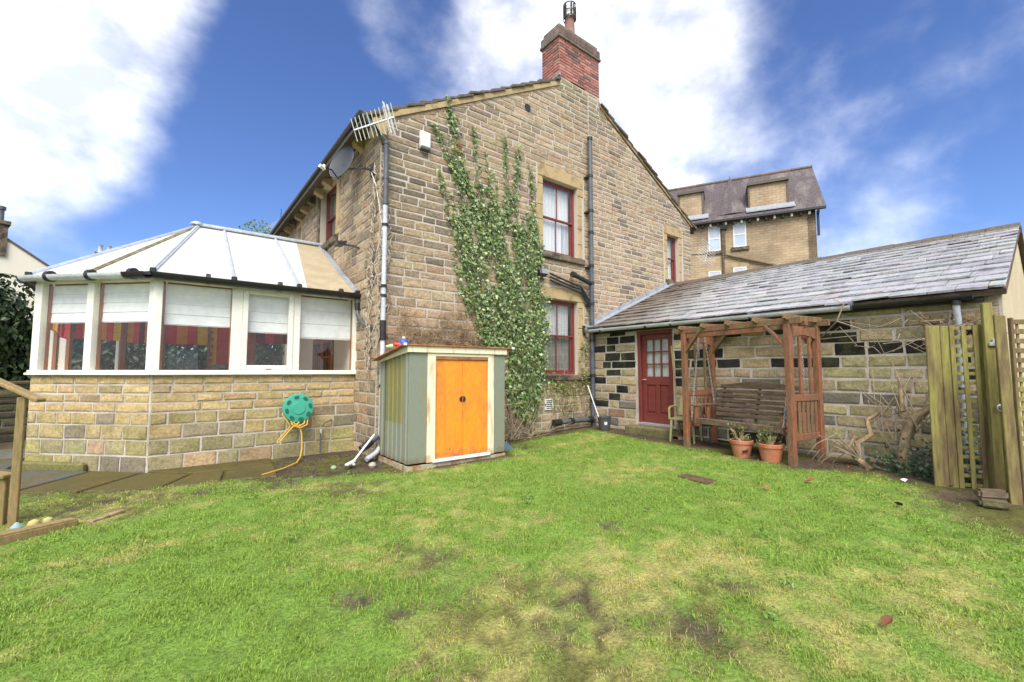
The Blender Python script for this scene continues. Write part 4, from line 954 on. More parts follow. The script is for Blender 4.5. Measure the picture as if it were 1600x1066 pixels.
# door
a, b, c, d = DH
mb = MB()
for p, q, e, f in ((a + .002, a + .075, c, d - .002), (b - .055, b - .002, c, d - .002), (a + .075, b - .055, d - .08, d - .002)): mb.fbox(OF, p, q, -.17, -.02, e, f)
fd = mb.build('door_frame', M['red'], out, bevel=.006)
mb = MB(); L0, L1, n0, n1 = a + .08, b - .06, -.13, -.085; D0, D1 = c + .03, d - .085; W3 = (L1 - L0)
mb.fbox(OF, L0, L0 + .1, n0, n1, D0, D1); mb.fbox(OF, L1 - .1, L1, n0, n1, D0, D1)
for e, f in ((D0, D0 + .2), (D0 + .82, D0 + 1.0), (D1 - .11, D1)): mb.fbox(OF, L0 + .1, L1 - .1, n0, n1 - .001, e, f)
mb.fbox(OF, L0 + W3/2 - .05, L0 + W3/2 + .05, n0, n1 - .002, D0 + .2, D0 + .82)
G0, G1 = D0 + 1.0, D1 - .11
for k in (1, 2):
    u = L0 + .1 + (W3 - .2)*k/3; mb.fbox(OF, u - .014, u + .014, n0 + .005, n1 - .004, G0, G1)
    z = G0 + (G1 - G0)*k/3; mb.fbox(OF, L0 + .1, L1 - .1, n0 + .006, n1 - .005, z - .014, z + .014)
dr_ = mb.build('door', M['red'], out, bevel=.005)
for k in (0, 1):
    u0 = L0 + .1 if k == 0 else L0 + W3/2 + .05; u1 = L0 + W3/2 - .05 if k == 0 else L1 - .1
    mb = MB(); mb.fbox(OF, u0 + .001, u1 - .001, n0 + .005, n1 - .025, D0 + .2, D0 + .82); mb.fbox(OF, u0 + .035, u1 - .035, n0 + .01, n1 - .008, D0 + .235, D0 + .785); mb.build('door_panel', M['red'], dr_, bevel=.006)
for i in range(3):
    for j in range(3):
        u0 = L0 + .1 + (W3 - .2)*i/3 + .014*(i > 0); u1 = L0 + .1 + (W3 - .2)*(i + 1)/3 - .014*(i < 2)
        mb = MB(); mb.fbox(OF, u0, u1, n0 + .01, n0 + .016, G0 + (G1 - G0)*j/3, G0 + (G1 - G0)*(j + 1)/3); mb.build('pane', M['glass'], dr_)
mb = MB()
for k in range(24):
    u0 = L0 + .08 + (W3 - .16)*k/24; u1 = L0 + .08 + (W3 - .16)*(k + 1)/24; mb.poly([OF(u0, n0 - .02 - .012*(k % 2), G0 - .05), OF(u1, n0 - .02 - .012*((k + 1) % 2), G0 - .05), OF(u1, n0 - .02 - .012*((k + 1) % 2), G1 + .03), OF(u0, n0 - .02 - .012*(k % 2), G1 + .03)])
mb.build('net_curtain', M['net'], dr_, recalc=False)
mb = MB(); mb.fbox(OF, a, b, -.9, -.6, c, d); mb.build('inner_dark', M['dark_room'], out)
mb = MB(); mb.tube([OF(L0 + .04, n1 + .0, D0 + .93), OF(L0 + .04, n1 + .05, D0 + .93), OF(L0 + .13, n1 + .05, D0 + .93)], .011, 8); mb.build('handle', M['metal'], dr_, smooth=True)
mb = MB(); mb.fbox(OF, a + .02, b - .02, -.1, .02, c - .03, c + .025); mb.build('threshold', M['metal'], out, bevel=.006)
mb = MB(); mb.fbox(OF, a - .12, b + .3, -.08, .34, -.1, .265); mb.build('doorstep', M['stone_moss2'] if 'stone_moss2' in M else mat('step_stone', (.19, .16, .08), rough=.85, col2=(.09, .1, .03), scale=5, amt=.8, var=.2, bump=.5, bscale=30), out, bevel=.02)

# ------------------------------------------------------------------ buildings beyond
fb = thing('apartment_house', 'tall sandstone building with dormers and white latticed windows behind the outhouse', 'building', (25.37, 1.12, 0), R(-63.363))
brickwall = bpy.data.materials.new('coursed_stone_far'); brickwall.use_nodes = True
t = brickwall.node_tree; b_ = t.nodes['Principled BSDF']; b_.inputs['Roughness'].default_value = .9
tcn = t.nodes.new('ShaderNodeTexCoord'); mpn = t.nodes.new('ShaderNodeMapping'); mpn.inputs['Rotation'].default_value = (math.pi/2, 0, 0)
bt = t.nodes.new('ShaderNodeTexBrick'); bt.inputs['Scale'].default_value = 1; bt.inputs['Brick Width'].default_value = .42; bt.inputs['Row Height'].default_value = .15; bt.inputs['Mortar Size'].default_value = .016
bt.inputs['Color1'].default_value = (.44, .335, .205, 1); bt.inputs['Color2'].default_value = (.37, .26, .15, 1); bt.inputs['Mortar'].default_value = (.31, .235, .16, 1); bt.inputs['Bias'].default_value = -.1
t.links.new(tcn.outputs['Object'], mpn.inputs[0]); t.links.new(mpn.outputs[0], bt.inputs['Vector'])
nz = t.nodes.new('ShaderNodeTexNoise'); nz.inputs['Scale'].default_value = .9; nz.inputs['Detail'].default_value = 6; t.links.new(tcn.outputs['Object'], nz.inputs['Vector'])
mrn = t.nodes.new('ShaderNodeMapRange'); mrn.inputs['From Min'].default_value = .3; mrn.inputs['From Max'].default_value = .7; mrn.inputs['To Min'].default_value = .7; mrn.inputs['To Max'].default_value = 1.25; t.links.new(nz.outputs['Fac'], mrn.inputs['Value'])
mxn = t.nodes.new('ShaderNodeMix'); mxn.data_type = 'RGBA'; mxn.blend_type = 'MULTIPLY'; mxn.inputs['Factor'].default_value = 1
t.links.new(bt.outputs['Color'], mxn.inputs['A']); t.links.new(mrn.outputs[0], mxn.inputs['B']); t.links.new(mxn.outputs['Result'], b_.inputs['Base Color'])
bpn = t.nodes.new('ShaderNodeBump'); bpn.inputs['Strength'].default_value = .6; bpn.inputs['Distance'].default_value = .03; t.links.new(bt.outputs['Fac'], bpn.inputs['Height']); bpn.invert = True; t.links.new(bpn.outputs[0], b_.inputs['Normal'])
farslate = bpy.data.materials.new('far_purple_slate'); farslate.use_nodes = True
t = farslate.node_tree; b_ = t.nodes['Principled BSDF']; b_.inputs['Roughness'].default_value = .75
tcn = t.nodes.new('ShaderNodeTexCoord'); mpn = t.nodes.new('ShaderNodeMapping'); mpn.inputs['Rotation'].default_value = (math.pi/2, 0, 0)
bt = t.nodes.new('ShaderNodeTexBrick'); bt.inputs['Scale'].default_value = 1; bt.inputs['Brick Width'].default_value = .3; bt.inputs['Row Height'].default_value = .16; bt.inputs['Mortar Size'].default_value = .012
bt.inputs['Color1'].default_value = (.115, .085, .085, 1); bt.inputs['Color2'].default_value = (.085, .068, .07, 1); bt.inputs['Mortar'].default_value = (.05, .04, .04, 1)
t.links.new(tcn.outputs['Object'], mpn.inputs[0]); t.links.new(mpn.outputs[0], bt.inputs['Vector'])
nz = t.nodes.new('ShaderNodeTexNoise'); nz.inputs['Scale'].default_value = .8; nz.inputs['Detail'].default_value = 8; nz.inputs['Roughness'].default_value = .7; mp2 = t.nodes.new('ShaderNodeMapping'); mp2.inputs['Scale'].default_value = (1.6, .6, .6); t.links.new(tcn.outputs['Object'], mp2.inputs[0]); t.links.new(mp2.outputs[0], nz.inputs['Vector'])
mrn = t.nodes.new('ShaderNodeMapRange'); mrn.inputs['From Min'].default_value = .5; mrn.inputs['From Max'].default_value = .72; mrn.inputs['To Min'].default_value = 0; mrn.inputs['To Max'].default_value = .8; t.links.new(nz.outputs['Fac'], mrn.inputs['Value'])
mxn = t.nodes.new('ShaderNodeMix'); mxn.data_type = 'RGBA'; t.links.new(mrn.outputs[0], mxn.inputs['Factor']); t.links.new(bt.outputs['Color'], mxn.inputs['A']); mxn.inputs['B'].default_value = (.24, .22, .19, 1); t.links.new(mxn.outputs['Result'], b_.inputs['Base Color'])
def lf_build(mb, name, m, parent, **k): return mb.build(name, m, parent, world=False, **k)
M['brick_far'] = mat('dull_red_ridge', (.24, .13, .10), rough=.9, col2=(.14, .11, .09), scale=6, amt=.7, var=.2)
mb = MB(); mb.box(-16, 0, 0, .4, -.3, 10.55); mb.prism([(0, 0.0, -.3), (0, 6, -.3), (0, 6, 10.5), (0, 3, 13.9), (0, 0, 10.5)], (-.4, 0, 0)); fw_ = lf_build(mb, 'wall', brickwall, fb, recalc=True)
mb = MB(); mb.prism([(.45, -.35, 10.5), (.45, 3, 14.15), (.45, 6.3, 10.5), (.45, 6.3, 10.35), (.45, 3, 14.0), (.45, -.35, 10.35)], (-16.5, 0, 0)); frf = lf_build(mb, 'roof', farslate, fb)
for k in range(28):
    x = .45 - k*.56; mb = MB(); mb.tube([(x, 3, 14.13), (x - .54, 3, 14.13)], .13, 8); lf_build(mb, 'ridge_tile', M['brick_far'] if k in (2, 3, 4, 6, 12, 13) else M['roof_slate'], frf)
mb = MB(); mb.prism([(-3.4, .0, 10.9), (-4.15, -.12, 10.9), (-4.9, .0, 10.9), (-4.15, 3, 14.45)], (0, .4, 0)); lf_build(mb, 'roof_hip', farslate, fb)
for x0, x1, zt in ((-3.17, -1.3, 12.52), (-7.1, -5.8, 12.62)):
    mb = MB(); mb.box(x0, x1, .28, 3.2, 10.7, zt); dm = lf_build(mb, 'dormer', brickwall, fb)
    mb = MB(); mb.box(x0 - .14, x1 + .14, .12, 3.25, zt, zt + .16); lf_build(mb, 'dormer_roof', M['roof_slate'], dm)
    mb = MB(); mb.box(x0 - .1, x0 - .003, .22, 2.6, 10.85, zt - .0); mb.box(x1 + .003, x1 + .1, .22, 2.6, 10.85, zt); lf_build(mb, 'cheek', M['roof_slate'], dm)
    mb = MB(); mb.prism([(x0 - .25, -.2, 10.78), (x0 - .25, .27, 11.15), (x0 - .25, .27, 11.22), (x0 - .25, -.2, 10.85)], (x1 - x0 + .6, 0, 0)); lf_build(mb, 'flashing', M['lead'], dm)
mb = MB(); mb.box(-16, .4, -.46, -.33, 10.38, 10.5); fgut = lf_build(mb, 'gutter', M['black'], fb)
for k in range(24): x = .1 - k*.42; mb = MB(); mb.box(x - .05, x + .05, -.3, -.001, 10.2, 10.36); lf_build(mb, 'rafter_end', M['white_paint'] if k % 2 else M['black'], fgut)
mb = MB(); mb.box(.05, .16, -.06, .06, 9.0, 10.4); lf_build(mb, 'rainwater_pipe', M['black'], fb)
mb = MB(); mb.tube([(-4.65, -.3, 10.45), (-4.65, -.12, 10.0), (-4.62, -.1, 8.42), (-4.3, -.1, 8.3), (-1.9, -.1, 7.45), (.2, -.1, 6.8)], .06, 8); mb.tube([(-4.72, -.1, 9.9), (-4.72, -.1, 4.0)], .07, 8); lf_build(mb, 'rainwater_pipe', M['wood_dark'], fb)
mb = MB(); mb.hexa([(-4.82, -.25, 9.95), (-4.48, -.25, 9.95), (-4.48, -.02, 9.95), (-4.82, -.02, 9.95), (-4.86, -.28, 10.2), (-4.44, -.28, 10.2), (-4.44, -.02, 10.2), (-4.86, -.02, 10.2)]); lf_build(mb, 'hopper', M['black'], fb)
for x0, x1, z0, z1 in ((-4.14, -3.46, 8.82, 10.33), (-5.5, -4.84, 8.72, 10.25), (-4.2, -3.5, 6.1, 7.6), (-5.55, -4.85, 6.0, 7.5), (-10.4, -9.7, 8.72, 10.25)):
    mb = MB(); e = .055
    for p, q, c, d in ((x0, x0 + e, z0, z1), (x1 - e, x1, z0, z1), (x0 + e, x1 - e, z0, z0 + e), (x0 + e, x1 - e, z1 - e, z1), (x0 + e, x1 - e, (z0 + z1)/2 - .03, (z0 + z1)/2 + .03)): mb.box(p, q, -.035, -.002, c, d)
    wi = lf_build(mb, 'window', M['white_paint'], fb)
    mb = MB(); mb.box(x0 + e, x1 - e, -.014, -.006, z0 + e, z1 - e); lf_build(mb, 'pane', mat('pale_reflecting_pane', (.45, .52, .62), rough=.08, spec=1.0, var=.1, vscale=1.5, bump=0), wi)
    mb = MB(); zm = (z0 + z1)/2 + .03; w_ = x1 - x0 - 2*e; h_ = z1 - e - zm
    for k in range(-5, 8):
        for sg in (1, -1):
            xa = x0 + e + k*.12; xb = xa + sg*h_
            lo_, hi_ = x0 + e, x1 - e; t0, t1 = 0.0, 1.0
            if sg*1 > 0: t0 = max(0, (lo_ - xa)/h_); t1 = min(1, (hi_ - xa)/h_)
            else: t0 = max(0, (xa - hi_)/h_); t1 = min(1, (xa - lo_)/h_)
            if t1 - t0 > .05: mb.beam((xa + sg*h_*t0, -.022, zm + h_*t0), (xa + sg*h_*t1, -.022, zm + h_*t1), .012, .012)
    lf_build(mb, 'lattice', M['white_paint'], wi)
    mb = MB(); mb.box(x0 - .14, x1 + .14, -.12, -.001, z0 - .2, z0 - .01); lf_build(mb, 'sill', M['sill_stone'], wi)
    mb = MB(); mb.box(x0 - .12, x1 + .12, -.02, -.001, z1 + .01, z1 + .26); lf_build(mb, 'lintel', M['dressed'], wi)

# the cream gabled house far left, its chimney with two pots
ch2 = thing('cream_house', 'cream rendered house far off at the left edge with a stone chimney', 'house', (-9.6, 25.4, 0), R(17))
mb = MB(); mb.prism([(-5.5, 0, -.3), (2.9, 0, -.3), (2.9, 0, 6.0), (-.9, 0, 8.75), (-5.5, 0, 6.0)], (0, 8, 0)); lf_build(mb, 'wall', M['cream_render2'] if 'cream_render2' in M else mat('cream_render_far', (.8, .74, .6), rough=.9, var=.04), ch2)
for sg in (0, 1):
    mb = MB(); P = [(-.9, -.05, 8.85), (3.15, -.05, 5.92), (3.15, -.05, 5.8), (-.9, -.05, 8.73)] if sg else [(-.9, -.05, 8.85), (-5.7, -.05, 5.92), (-5.7, -.05, 5.8), (-.9, -.05, 8.73)]
    mb.prism(P, (0, 8.2, 0)); lf_build(mb, 'roof', M['roof_slate'], ch2)
mb = MB(); mb.box(-.95, .05, -.1, .9, 7.2, 8.8); mb.box(-1.02, .13, -.18, .98, 8.8, 8.98); c3 = lf_build(mb, 'chimney', M['sill_stone'], ch2)
for x in (-.7, -.2): mb = MB(); mb.lathe((x, .35, 8.98), [(.17, 0), (.13, .15), (.13, .62), (.18, .64), (.18, .8)], 12); lf_build(mb, 'chimney_pot', M['pipe_grey'], c3, smooth=True)
st = thing('far_house', 'distant house of which only chimney pots show above the conservatory roof', 'house', (-6.7, 36.0, 0))
mb = MB(); mb.prism([(-10.5, 33.2, -.3), (-3.0, 33.2, -.3), (-3.0, 33.2, 5.6), (-6.7, 33.2, 8.5), (-10.5, 33.2, 5.6)], (0, 8, 0)); mb.build('wall', M['cream_render'], st)
for sg in (-1, 1): mb = MB(); mb.prism([(-6.7, 33.1, 8.55), (-6.7 + sg*4.1, 33.1, 5.4), (-6.7 + sg*4.1, 33.1, 5.55), (-6.7, 33.1, 8.7)], (0, 8.2, 0)); mb.build('roof', M['roof_slate'], st)
mb = MB(); mb.box(-7.2, -6.2, 33.4, 34.2, 7.4, 9.6); stk = mb.build('chimney', M['sill_stone'], st)
for x in (-6.95, -6.5): mb = MB(); mb.lathe((x, 33.7, 9.6), [(.15, 0), (.12, .1), (.12, .5), (.16, .55)], 10); mb.build('chimney_pot', M['pipe_pale'], stk, smooth=True)

# ------------------------------------------------------------------ ivy, twigs, hedge
def leaves_mesh(name, P, Nrm, size, cols, parent=None, m='leaf', droop=.5, lobed=True, spread=.7):
    """many leaves: points P, outward normals, sizes and colours"""
    n = len(P); P = np.asarray(P, float); Nrm = np.asarray(Nrm, float)
    Nj = Nrm + nrg.normal(0, spread*.55, (n, 3)); Nj /= np.linalg.norm(Nj, axis=1, keepdims=True)
    dn = np.tile(np.array([0, 0, -1.0]), (n, 1)) + nrg.normal(0, droop, (n, 3))
    T = dn - Nj*np.sum(dn*Nj, 1, keepdims=True); T /= np.linalg.norm(T, axis=1, keepdims=True) + 1e-9
    B = np.cross(Nj, T)
    if lobed: sh = np.array([(-.42, 0, .0), (-.12, .42, .05), (.02, .62, -.06), (.2, .26, .05), (.72, 0, -.05), (.2, -.26, .05), (.02, -.62, -.06), (-.12, -.42, .05), (.05, 0, .1)]); fc = [(8, i, (i + 1) % 8) for i in range(8)]
    else: sh = np.array([(-.5, 0, 0), (0, .28, .06), (.6, 0, -.06), (0, -.28, .06), (0, 0, -.02)]); fc = [(4, i, (i + 1) % 4) for i in range(4)]
    s = np.asarray(size)[:, None, None]
    V = P[:, None, :] + s*(sh[None, :, 0:1]*T[:, None, :] + sh[None, :, 1:2]*B[:, None, :] + sh[None, :, 2:3]*Nj[:, None, :])
    k = len(sh); F = (np.arange(n)*k)[:, None, None] + np.array(fc)[None]
    me = bpy.data.meshes.new(name); c = V.reshape(-1, 3); cen = c.mean(0); cen[2] = c[:, 2].min()
    off = parent.location if parent is not None else Vector((0, 0, 0))
    np_mesh(me, c - cen, F.reshape(-1, 3), np.repeat(np.asarray(cols), k, axis=0)); me.materials.append(M[m])
    o = bpy.data.objects.new(name, me); COL.objects.link(o); o.location = Vector(cen.tolist()) - off
    if parent is not None: o.parent = parent
    return o
def inpoly(x, y, pl):
    x = np.asarray(x); y = np.asarray(y); ins = np.zeros(x.shape, bool)
    for i in range(len(pl)):
        (ax, ay), (bx_, by_) = pl[i], pl[(i + 1) % len(pl)]
        ins ^= ((ay > y) != (by_ > y)) & (x < (bx_ - ax)*(y - ay)/((by_ - ay) if by_ != ay else 1e-9) + ax)
    return ins
IVB = [(1.32, 5.45), (1.42, 4.7), (1.62, 3.72), (1.92, 2.73), (2.08, 2.09), (2.5, 1.6), (2.72, 1.0), (2.85, .6), (3.3, .3), (3.6, .55), (3.72, 1.0), (3.86, 1.45), (3.9, 2.4), (3.88, 3.4), (3.75, 4.07), (3.68, 4.7), (3.5, 4.95), (3.1, 4.95), (2.7, 4.85), (2.4, 5.05), (2.1, 4.75), (1.8, 5.2), (1.5, 5.65)]
STR = [([(1.01, 6.2), (1.15, 5.99), (1.36, 5.6), (1.58, 5.14), (1.75, 4.7)], .05, .12, 120), ([(1.30, 6.85), (1.38, 6.5), (1.47, 6.29), (1.53, 5.78), (1.68, 5.17)], .06, .16, 190), ([(1.9, 6.51), (1.98, 6.06), (2.05, 5.27), (2.1, 4.8)], .05, .12, 110),
       ([(2.71, 6.56), (2.74, 6.02), (2.78, 5.18), (2.75, 4.6)], .045, .1, 120), ([(3.1, 6.4), (3.06, 5.83), (3.01, 5.09)], .05, .13, 120), ([(3.43, 6.05), (3.51, 5.51), (3.6, 4.64)], .05, .1, 90), ([(1.13, 5.34), (1.25, 4.93), (1.5, 4.1)], .05, .1, 80),
       ([(2.22, 6.03), (2.36, 5.35), (2.45, 4.9)], .05, .12, 60), ([(1.52, 3.2), (1.75, 2.84), (2.06, 2.22), (2.29, 1.91)], .03, .08, 60), ([(1.5, 4.4), (1.6, 3.4), (1.9, 2.6)], .09, .12, 140), ([(2.4, 5.6), (2.3, 5.1)], .1, .15, 60), ([(2.95, 5.3), (2.9, 4.9)], .1, .2, 80), ([(1.62, 5.8), (1.75, 5.3), (1.95, 4.9)], .05, .12, 80), ([(3.8, 4.4), (3.78, 3.6)], .05, .08, 60)]
N0 = 24000
px_ = nrg.uniform(1.0, 4.0, N0); pz_ = nrg.uniform(.3, 5.8, N0)
# strands of leaves run up and to the right; gaps between them show the wall
gap_ = fbm(px_*1.5 + pz_*.28, pz_*.5, 2.4, 91, 4); fine = fbm(px_*2.2, pz_*.8, 6, 95, 3)
low = np.clip((4.7 - pz_)/2.0, 0, 1)
pk = np.where(inpoly(px_, pz_, IVB), sst(gap_ + .17*low + .42*(fine - .5), .31, .52), 0)
kp = nrg.uniform(0, 1, N0) < pk
P = [(x, -.03 - abs(q)*(.035 + .07*l), z) for x, z, q, l in zip(px_[kp], pz_[kp], nrg.normal(0, 1, kp.sum()), low[kp])]
for pl, w0, w1_, n in STR:
    for _ in range(int(n*1.25)):
        t = rng.random()**.85*(len(pl) - 1); i = min(int(t), len(pl) - 2); f = t - i; w = w0 + (w1_ - w0)*t/(len(pl) - 1)
        P.append((pl[i][0]*(1 - f) + pl[i + 1][0]*f + rng.gauss(0, w*.55) + .03*math.sin(t*9 + pl[0][0]*20), -.03 - abs(rng.gauss(0, .03)), pl[i][1]*(1 - f) + pl[i + 1][1]*f + rng.gauss(0, .05)))
P = np.array(P); n = len(P)
def ivy_cols(n, z):
    q = nrg.uniform(0, 1, n)[:, None]; a = np.array([.09, .15, .045]); b = np.array([.17, .24, .085]); c = np.array([.34, .39, .22]); d = np.array([.045, .075, .025]); e = np.array([.25, .28, .07])
    out_ = np.where(q < .28, a, np.where(q < .58, b, np.where(q < .80, c, np.where(q < .93, d, e))))
    return out_*nrg.uniform(1.0, 1.75, n)[:, None]
ivy = thing('climbing_ivy', 'broad fan of variegated ivy climbing the gable left of the windows', 'ivy', (2.9, -.05, 0))
leaves_mesh('foliage', P, np.tile([0, -1, .25], (n, 1)), nrg.uniform(.026, .076, n), ivy_cols(n, P[:, 2]), ivy, droop=.55)['kind'] = 'stuff'
mb = MB()
def wander(a, b, w, k=8):
    a = Vector(a); b = Vector(b); out_ = [a.copy()]
    for i in range(1, k): 
        p = a.lerp(b, i/k) + Vector((rng.gauss(0, w), rng.gauss(0, w*.35), rng.gauss(0, w*.5))); p.y = min(p.y, -.02); out_.append(p)
    out_.append(b); return out_
for pl, w0, w1_, n in STR: mb.tube([(x, -.03, z) for x, z in pl], [.007 + .002*i for i in range(len(pl))], 5)
for k in range(26):
    a = (rng.uniform(2.85, 3.5), -.06, rng.uniform(-.02, .1)); z = rng.uniform(1.6, 4.5); b = (max(1.5, min(3.8, 3.2 + (z - 1)*rng.uniform(-.5, .12))), -.035, z)
    mb.tube(wander(a, b, .05, 9), [.017 - .0012*i for i in range(10)], 5)
mb.build('stem', M['twig'], ivy, recalc=False)
iv2 = thing('window_ivy', 'thin scruffy ivy under and beside the ground floor window', 'ivy', (4.7, -.04, 0))
P = []
for pl, w, n in (([(4.0, 1.18), (4.5, 1.08), (5.0, 1.12), (5.25, 1.35)], .09, 330), ([(4.1, 1.15), (4.12, .55)], .07, 50), ([(4.4, 1.15), (4.42, .5)], .08, 60), ([(4.95, 1.1), (4.7, .4)], .1, 60), ([(5.2, 2.2), (5.12, 1.6), (5.22, 1.1)], .09, 210), ([(5.2, 1.15), (5.22, .45)], .06, 50), ([(4.6, 1.0), (4.75, .35)], .1, 60)):
    for _ in range(n):
        t = rng.random()*(len(pl) - 1); i = min(int(t), len(pl) - 2); f = t - i
        P.append((pl[i][0]*(1 - f) + pl[i + 1][0]*f + rng.gauss(0, w), -.03 - abs(rng.gauss(0, .04)), pl[i][1]*(1 - f) + pl[i + 1][1]*f + rng.gauss(0, w)))
P = np.array(P); n = len(P)
c_ = ivy_cols(n, P[:, 2])*.8*np.array([1.25, 1, .75])
leaves_mesh('foliage', P, np.tile([0, -1, .25], (n, 1)), nrg.uniform(.025, .05, n), c_, iv2)['kind'] = 'stuff'
mb = MB()
for k in range(16):
    x = rng.choice([4.1, 4.4, 4.7, 5.1, 5.2]); mb.tube(wander((x + rng.gauss(0, .08), -.03, rng.uniform(.2, .5)), (x + rng.gauss(0, .15), -.03, rng.uniform(1.0, 1.5)), .03, 5), .006, 4)
mb.build('stem', M['twig'], iv2, recalc=False)

# dead creeper: a mat of twigs above the shed, and trailing stems round the corner
tw = MB(); 
for k in range(600):
    x = .2 + 1.8*rng.random()**.8; z = 1.9 + rng.random()**1.7*(.55 + .28*math.sin(x*5.2) + .12*math.sin(x*13)) - .2*max(0, x - 1.5); z = max(z, 1.88); a = Vector((x, -.05 - abs(rng.gauss(0, .04)), z)); d = Vector((rng.gauss(0, .5), rng.gauss(0, .1), rng.gauss(-.15, .45))).normalized()*rng.uniform(.12, .38)
    b = a + d; b.y = min(b.y, -.03); b.z = max(b.z, 1.9); c = a.lerp(b, .5) + Vector((rng.gauss(0, .05), -abs(rng.gauss(0, .03)), rng.gauss(.02, .05))); tw.tube([a, a.lerp(c, .6), c, b], [.0045, .005, .0045, .002], 3, False)
o = tw.build('dead_creeper', mat('straw_twig', (.38, .29, .175), rough=.9, col2=(.13, .085, .05), scale=7, amt=.7, var=.2, bump=0), None, recalc=False); tag(o, 'tangled mat of dead brown creeper on the wall just above the shed', 'creeper'); o['kind'] = 'stuff'
tw = MB()
for k in range(95):
    x0 = rng.uniform(-.02, .04); z = rng.uniform(1.7, 5.2); L = rng.uniform(.25, .9); side_ = rng.random() < .62; pts = []
    for i in range(7):
        t = i/6; w = math.sin(t*rng.uniform(2.5, 5) + k)*.09
        pts.append((-.04 - abs(rng.gauss(0, .03)), .05 + abs(.3*(1 - z/8) + w + rng.gauss(0, .03)), z - L*t) if side_ else (.06 + w*.8 + t*rng.gauss(.05, .1), -.05 - abs(rng.gauss(0, .025)), z - L*t))
    tw.tube(pts, [.0075]*7, 4, False)
for k in range(7): tw.tube(wander((.02 + .02*k, -.07, 5.2 - .3*k), (-.05, -.06, 1.8), .05, 12), .006, 4, False)
for k in range(6): tw.tube(wander((.1, -.04, 4.0 - .2*k), (1.0 + .2*k, -.035, 3.9 - .1*k), .04, 8), .003, 4, False)
o = tw.build('creeper_stem', mat('pale_twig', (.52, .44, .34), rough=.9, col2=(.3, .24, .17), scale=9, amt=.8, var=.2, bump=0), None, recalc=False); tag(o, 'thin leafless creeper stems trailing down the house corner by the downpipe', 'creeper'); o['kind'] = 'stuff'
tw = MB()
for k in range(52):
    a = Vector((rng.choice((2.75, 3.0, 3.3)) + rng.gauss(0, .08), -.1 - abs(rng.gauss(0, .08)), rng.uniform(0.0, .12))); b = a + Vector((rng.gauss(.05, .42), rng.gauss(-.05, .1), rng.uniform(.1, .85))); c = a.lerp(b, .5) + Vector((rng.gauss(0, .12), rng.gauss(0, .05), rng.gauss(0, .06)))
    b.y = min(b.y, -.04); c.y = min(c.y, -.04); tw.tube([a, a.lerp(c, .6) + Vector((.02, 0, .02)), c, c.lerp(b, .6), b], [.012, .009, .007, .005, .003], 4, False)
for z in (.75, 1.05): tw.tube([(2.3, -.2, z), (3.2, -.18, z + .02)], .012, 5)
o = tw.build('bramble_tangle', M['twig'], None, recalc=False); tag(o, 'tangle of bare brown stems at the foot of the ivy right of the shed', 'stems'); o['kind'] = 'stuff'

# laurel hedge and planting at the left, beyond the conservatory
def shrub(name, label, cat, cx, cy, rx, ry, h, n, size, cols, z0=0, stems=6, lobed=False, group=None, seed=1):
    r = thing(name, label, cat, (cx, cy, z0), group=group); k = np.random.RandomState(seed); P = []; Nn = []
    lum = [(k.uniform(-.75, .75), k.uniform(-.75, .75), k.uniform(.25, .95), k.uniform(.25, .5)) for _ in range(20)]
    while len(P) < n:
        l = lum[k.randint(len(lum))]; d = k.normal(0, 1, 3); d /= np.linalg.norm(d); rr = l[3]*(.65 + .4*k.rand())
        p = np.array([cx + rx*(l[0] + d[0]*rr), cy + ry*(l[1] + d[1]*rr), z0 + h*max(.02, min(1.08, l[2] + d[2]*rr*.8))]); P.append(p); Nn.append(d + np.array([0, 0, .4]))
    q = k.randint(0, len(cols), n); c = np.array(cols)[q]*k.uniform(.7, 1.3, n)[:, None]
    leaves_mesh('foliage', P, np.array(Nn)/np.linalg.norm(Nn, axis=1)[:, None], k.uniform(.7, 1.3, n)*size, c, r, lobed=lobed)['kind'] = 'stuff'
    mb = MB()
    for i in range(stems):
        a = (cx + k.uniform(-.3, .3)*rx, cy + k.uniform(-.3, .3)*ry, z0 - .02); l = lum[i % len(lum)]; mb.tube([a, (cx + rx*l[0]*.5, cy + ry*l[1]*.5, z0 + h*l[2]*.55), (cx + rx*l[0], cy + ry*l[1], z0 + h*l[2])], [.035, .025, .008], 6)
    mb.build('stem', M['bark'], r, recalc=False); return r
DG = [(.035, .065, .022), (.055, .09, .032), (.025, .045, .018), (.08, .115, .045)]
# a hedge of laurels behind the paving: separate bushes that have grown together
HB = [(-8.4, 6.2, 2.9), (-6.7, 7.2, 2.9), (-5.2, 7.75, 3.0), (-3.8, 8.2, 3.0), (-2.2, 8.4, 3.1), (-.8, 8.2, 3.2)]
NM = ['dark laurel bush at the left edge behind the flower pots', 'dark laurel bush beside the left conservatory post', 'laurel bush just behind the left end of the conservatory', 'laurel bush seen through the slim angled panes', 'laurel bush seen through the wide corner pane', 'laurel bush seen through the casement window']
for i, (x, y, h) in enumerate(HB): shrub('laurel_bush', NM[i], 'bush', x, y, 1.5, .9, h, 9500, .13, DG, .45 if i < 2 else 0, 7, group='laurel bushes behind the conservatory', seed=20 + i)
